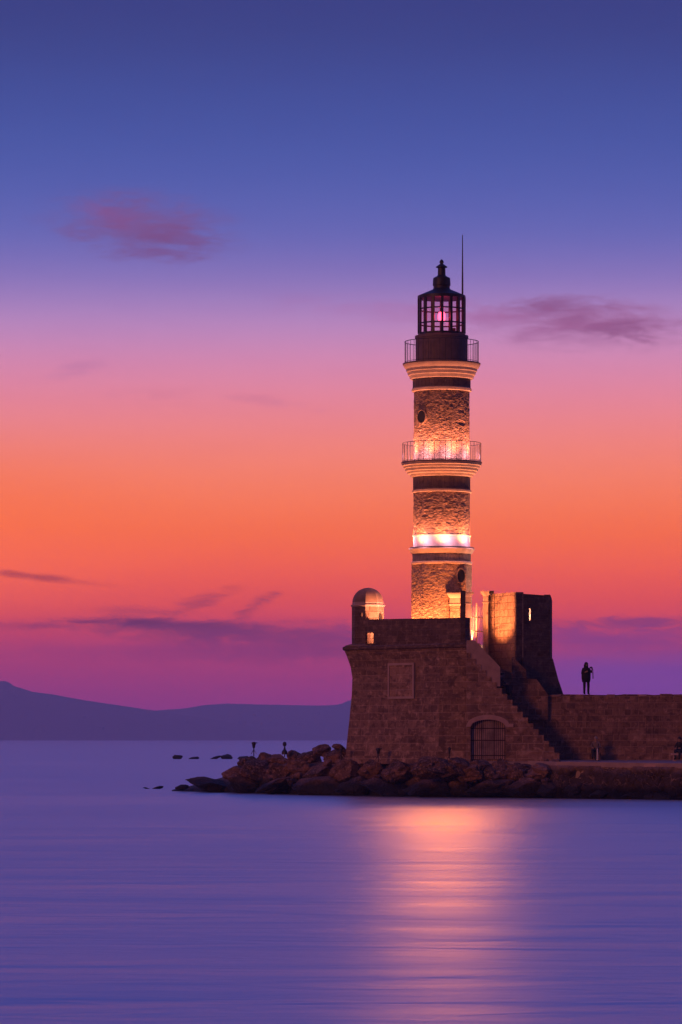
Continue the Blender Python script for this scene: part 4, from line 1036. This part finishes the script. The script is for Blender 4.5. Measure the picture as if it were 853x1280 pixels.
MB().box((p3.x - .26, p3.y - .2, z_q), (p3.x + .26, p3.y + .3, p3.z - .01)).build('block', 'wall', st, bevel=.02)
p4 = Vector((X(851, 198.95), 199.0, zs + .01))
person(p4, R(-30), sit, 'dark clothed person sitting on the stone bench at the right edge', ('cloth', 'cloth_navy'), 'hair', jk)
# camera held by the standing person
cc = p1 + Matrix.Rotation(R(18), 3, 'Z') @ Vector((.17, -.30, 1.57))
t = thing('camera', cc, 'small black camera with hanging strap in the hands of the standing person', 'camera')
MB().box(cc + Vector((-.07, -.035, -.045)), cc + Vector((.07, .035, .045))).build('body', 'metal', t, bevel=.01)
MB().tube([cc + Vector((.0, -.03, 0)), cc + Vector((.04, -.15, .0))], .035, 12).build('lens', 'metal', t)
MB().tube([cc + Vector((.07, 0, .02)), cc + Vector((.12, -.01, -.12)), cc + Vector((.13, 0, -.38)), cc + Vector((.15, 0, -.62)), cc + Vector((.10, 0, -.64)), cc + Vector((.10, .0, -.38)), cc + Vector((.06, .02, -.03))], .014, 6).build('strap', 'metal', t)

# ------------------------------------------------------------------ terrace floodlights
for px, Y, to, wt, cone in ((528, 203.9, (TX - .2, TY, zt(745)), 1400, 110), (570, 202.6, (TX + .3, TY, zt(745)), 1300, 100), (503, 204.9, (TX - .8, TY, zt(750)), 1000, 90), (590, 202.95, (TX + .75, TY - 1.5, zt(738)), 900, 84)):
    p = Vector((X(px, Y), Y, ZT + .2)); spot('terrace_flood', p, to, wt, WARM, cone, .9, .12)
p = Vector((X(520, 204.6), 204.7, ZT + .25)); spot('sentry_flood', p, (GX, GY, gz(762)), 2300, (1, .35, .19), 80, .8, .08)
spot('sentry_flood', Vector((X(552, 203.2), 204.0, ZT + .3)), (GX, GY, gz(745)), 2600, WARM, 34, .8, .1)
p = Vector((X(587, 200.7), 200.75, ZT + .15)); spot('gate_flood', p, (X(630, 203.4), 203.4, Z(742, 203.4)), 1300, WARM, 84, .9, .10)
spot('gate_flood', Vector((X(560, 202.9), 202.95, ZT + .5)), (X(626, 203.6), 203.5, Z(770, 203.5)), 2100, WARM, 60, .7, .12)
spot('pier_flood', Vector((X(592, 202), 201.7, ZT + .12)), (X(586, 202.3), 202.3, Z(775, 202)), 60, PINK, 90, .9, .05)

# ------------------------------------------------------------------ camera and render settings
cam = bpy.data.cameras.new('camera_view'); co = bpy.data.objects.new('camera_view', cam); COL.objects.link(co)
co.location = (0, 0, H); co.rotation_euler = (R(90), 0, 0)
cam.sensor_fit = 'AUTO'; cam.sensor_width = 36; cam.lens = F / 1280 * 36; cam.shift_y = (HY - 640) / 1280; cam.clip_start = .5; cam.clip_end = 30000
scn.camera = co
scn.render.engine = 'CYCLES'
scn.view_settings.view_transform = 'Standard'; scn.view_settings.look = 'None'; scn.view_settings.exposure = 0; scn.view_settings.gamma = 1; scn.view_settings.use_curve_mapping = False
cy = scn.cycles; cy.use_denoising = True
try: cy.denoiser = 'OPENIMAGEDENOISE'
except Exception: pass
cy.max_bounces = 8; cy.diffuse_bounces = 3; cy.glossy_bounces = 3; cy.transparent_max_bounces = 12; cy.volume_bounces = 3
cy.sample_clamp_indirect = 6; cy.caustics_reflective = False; cy.caustics_refractive = False
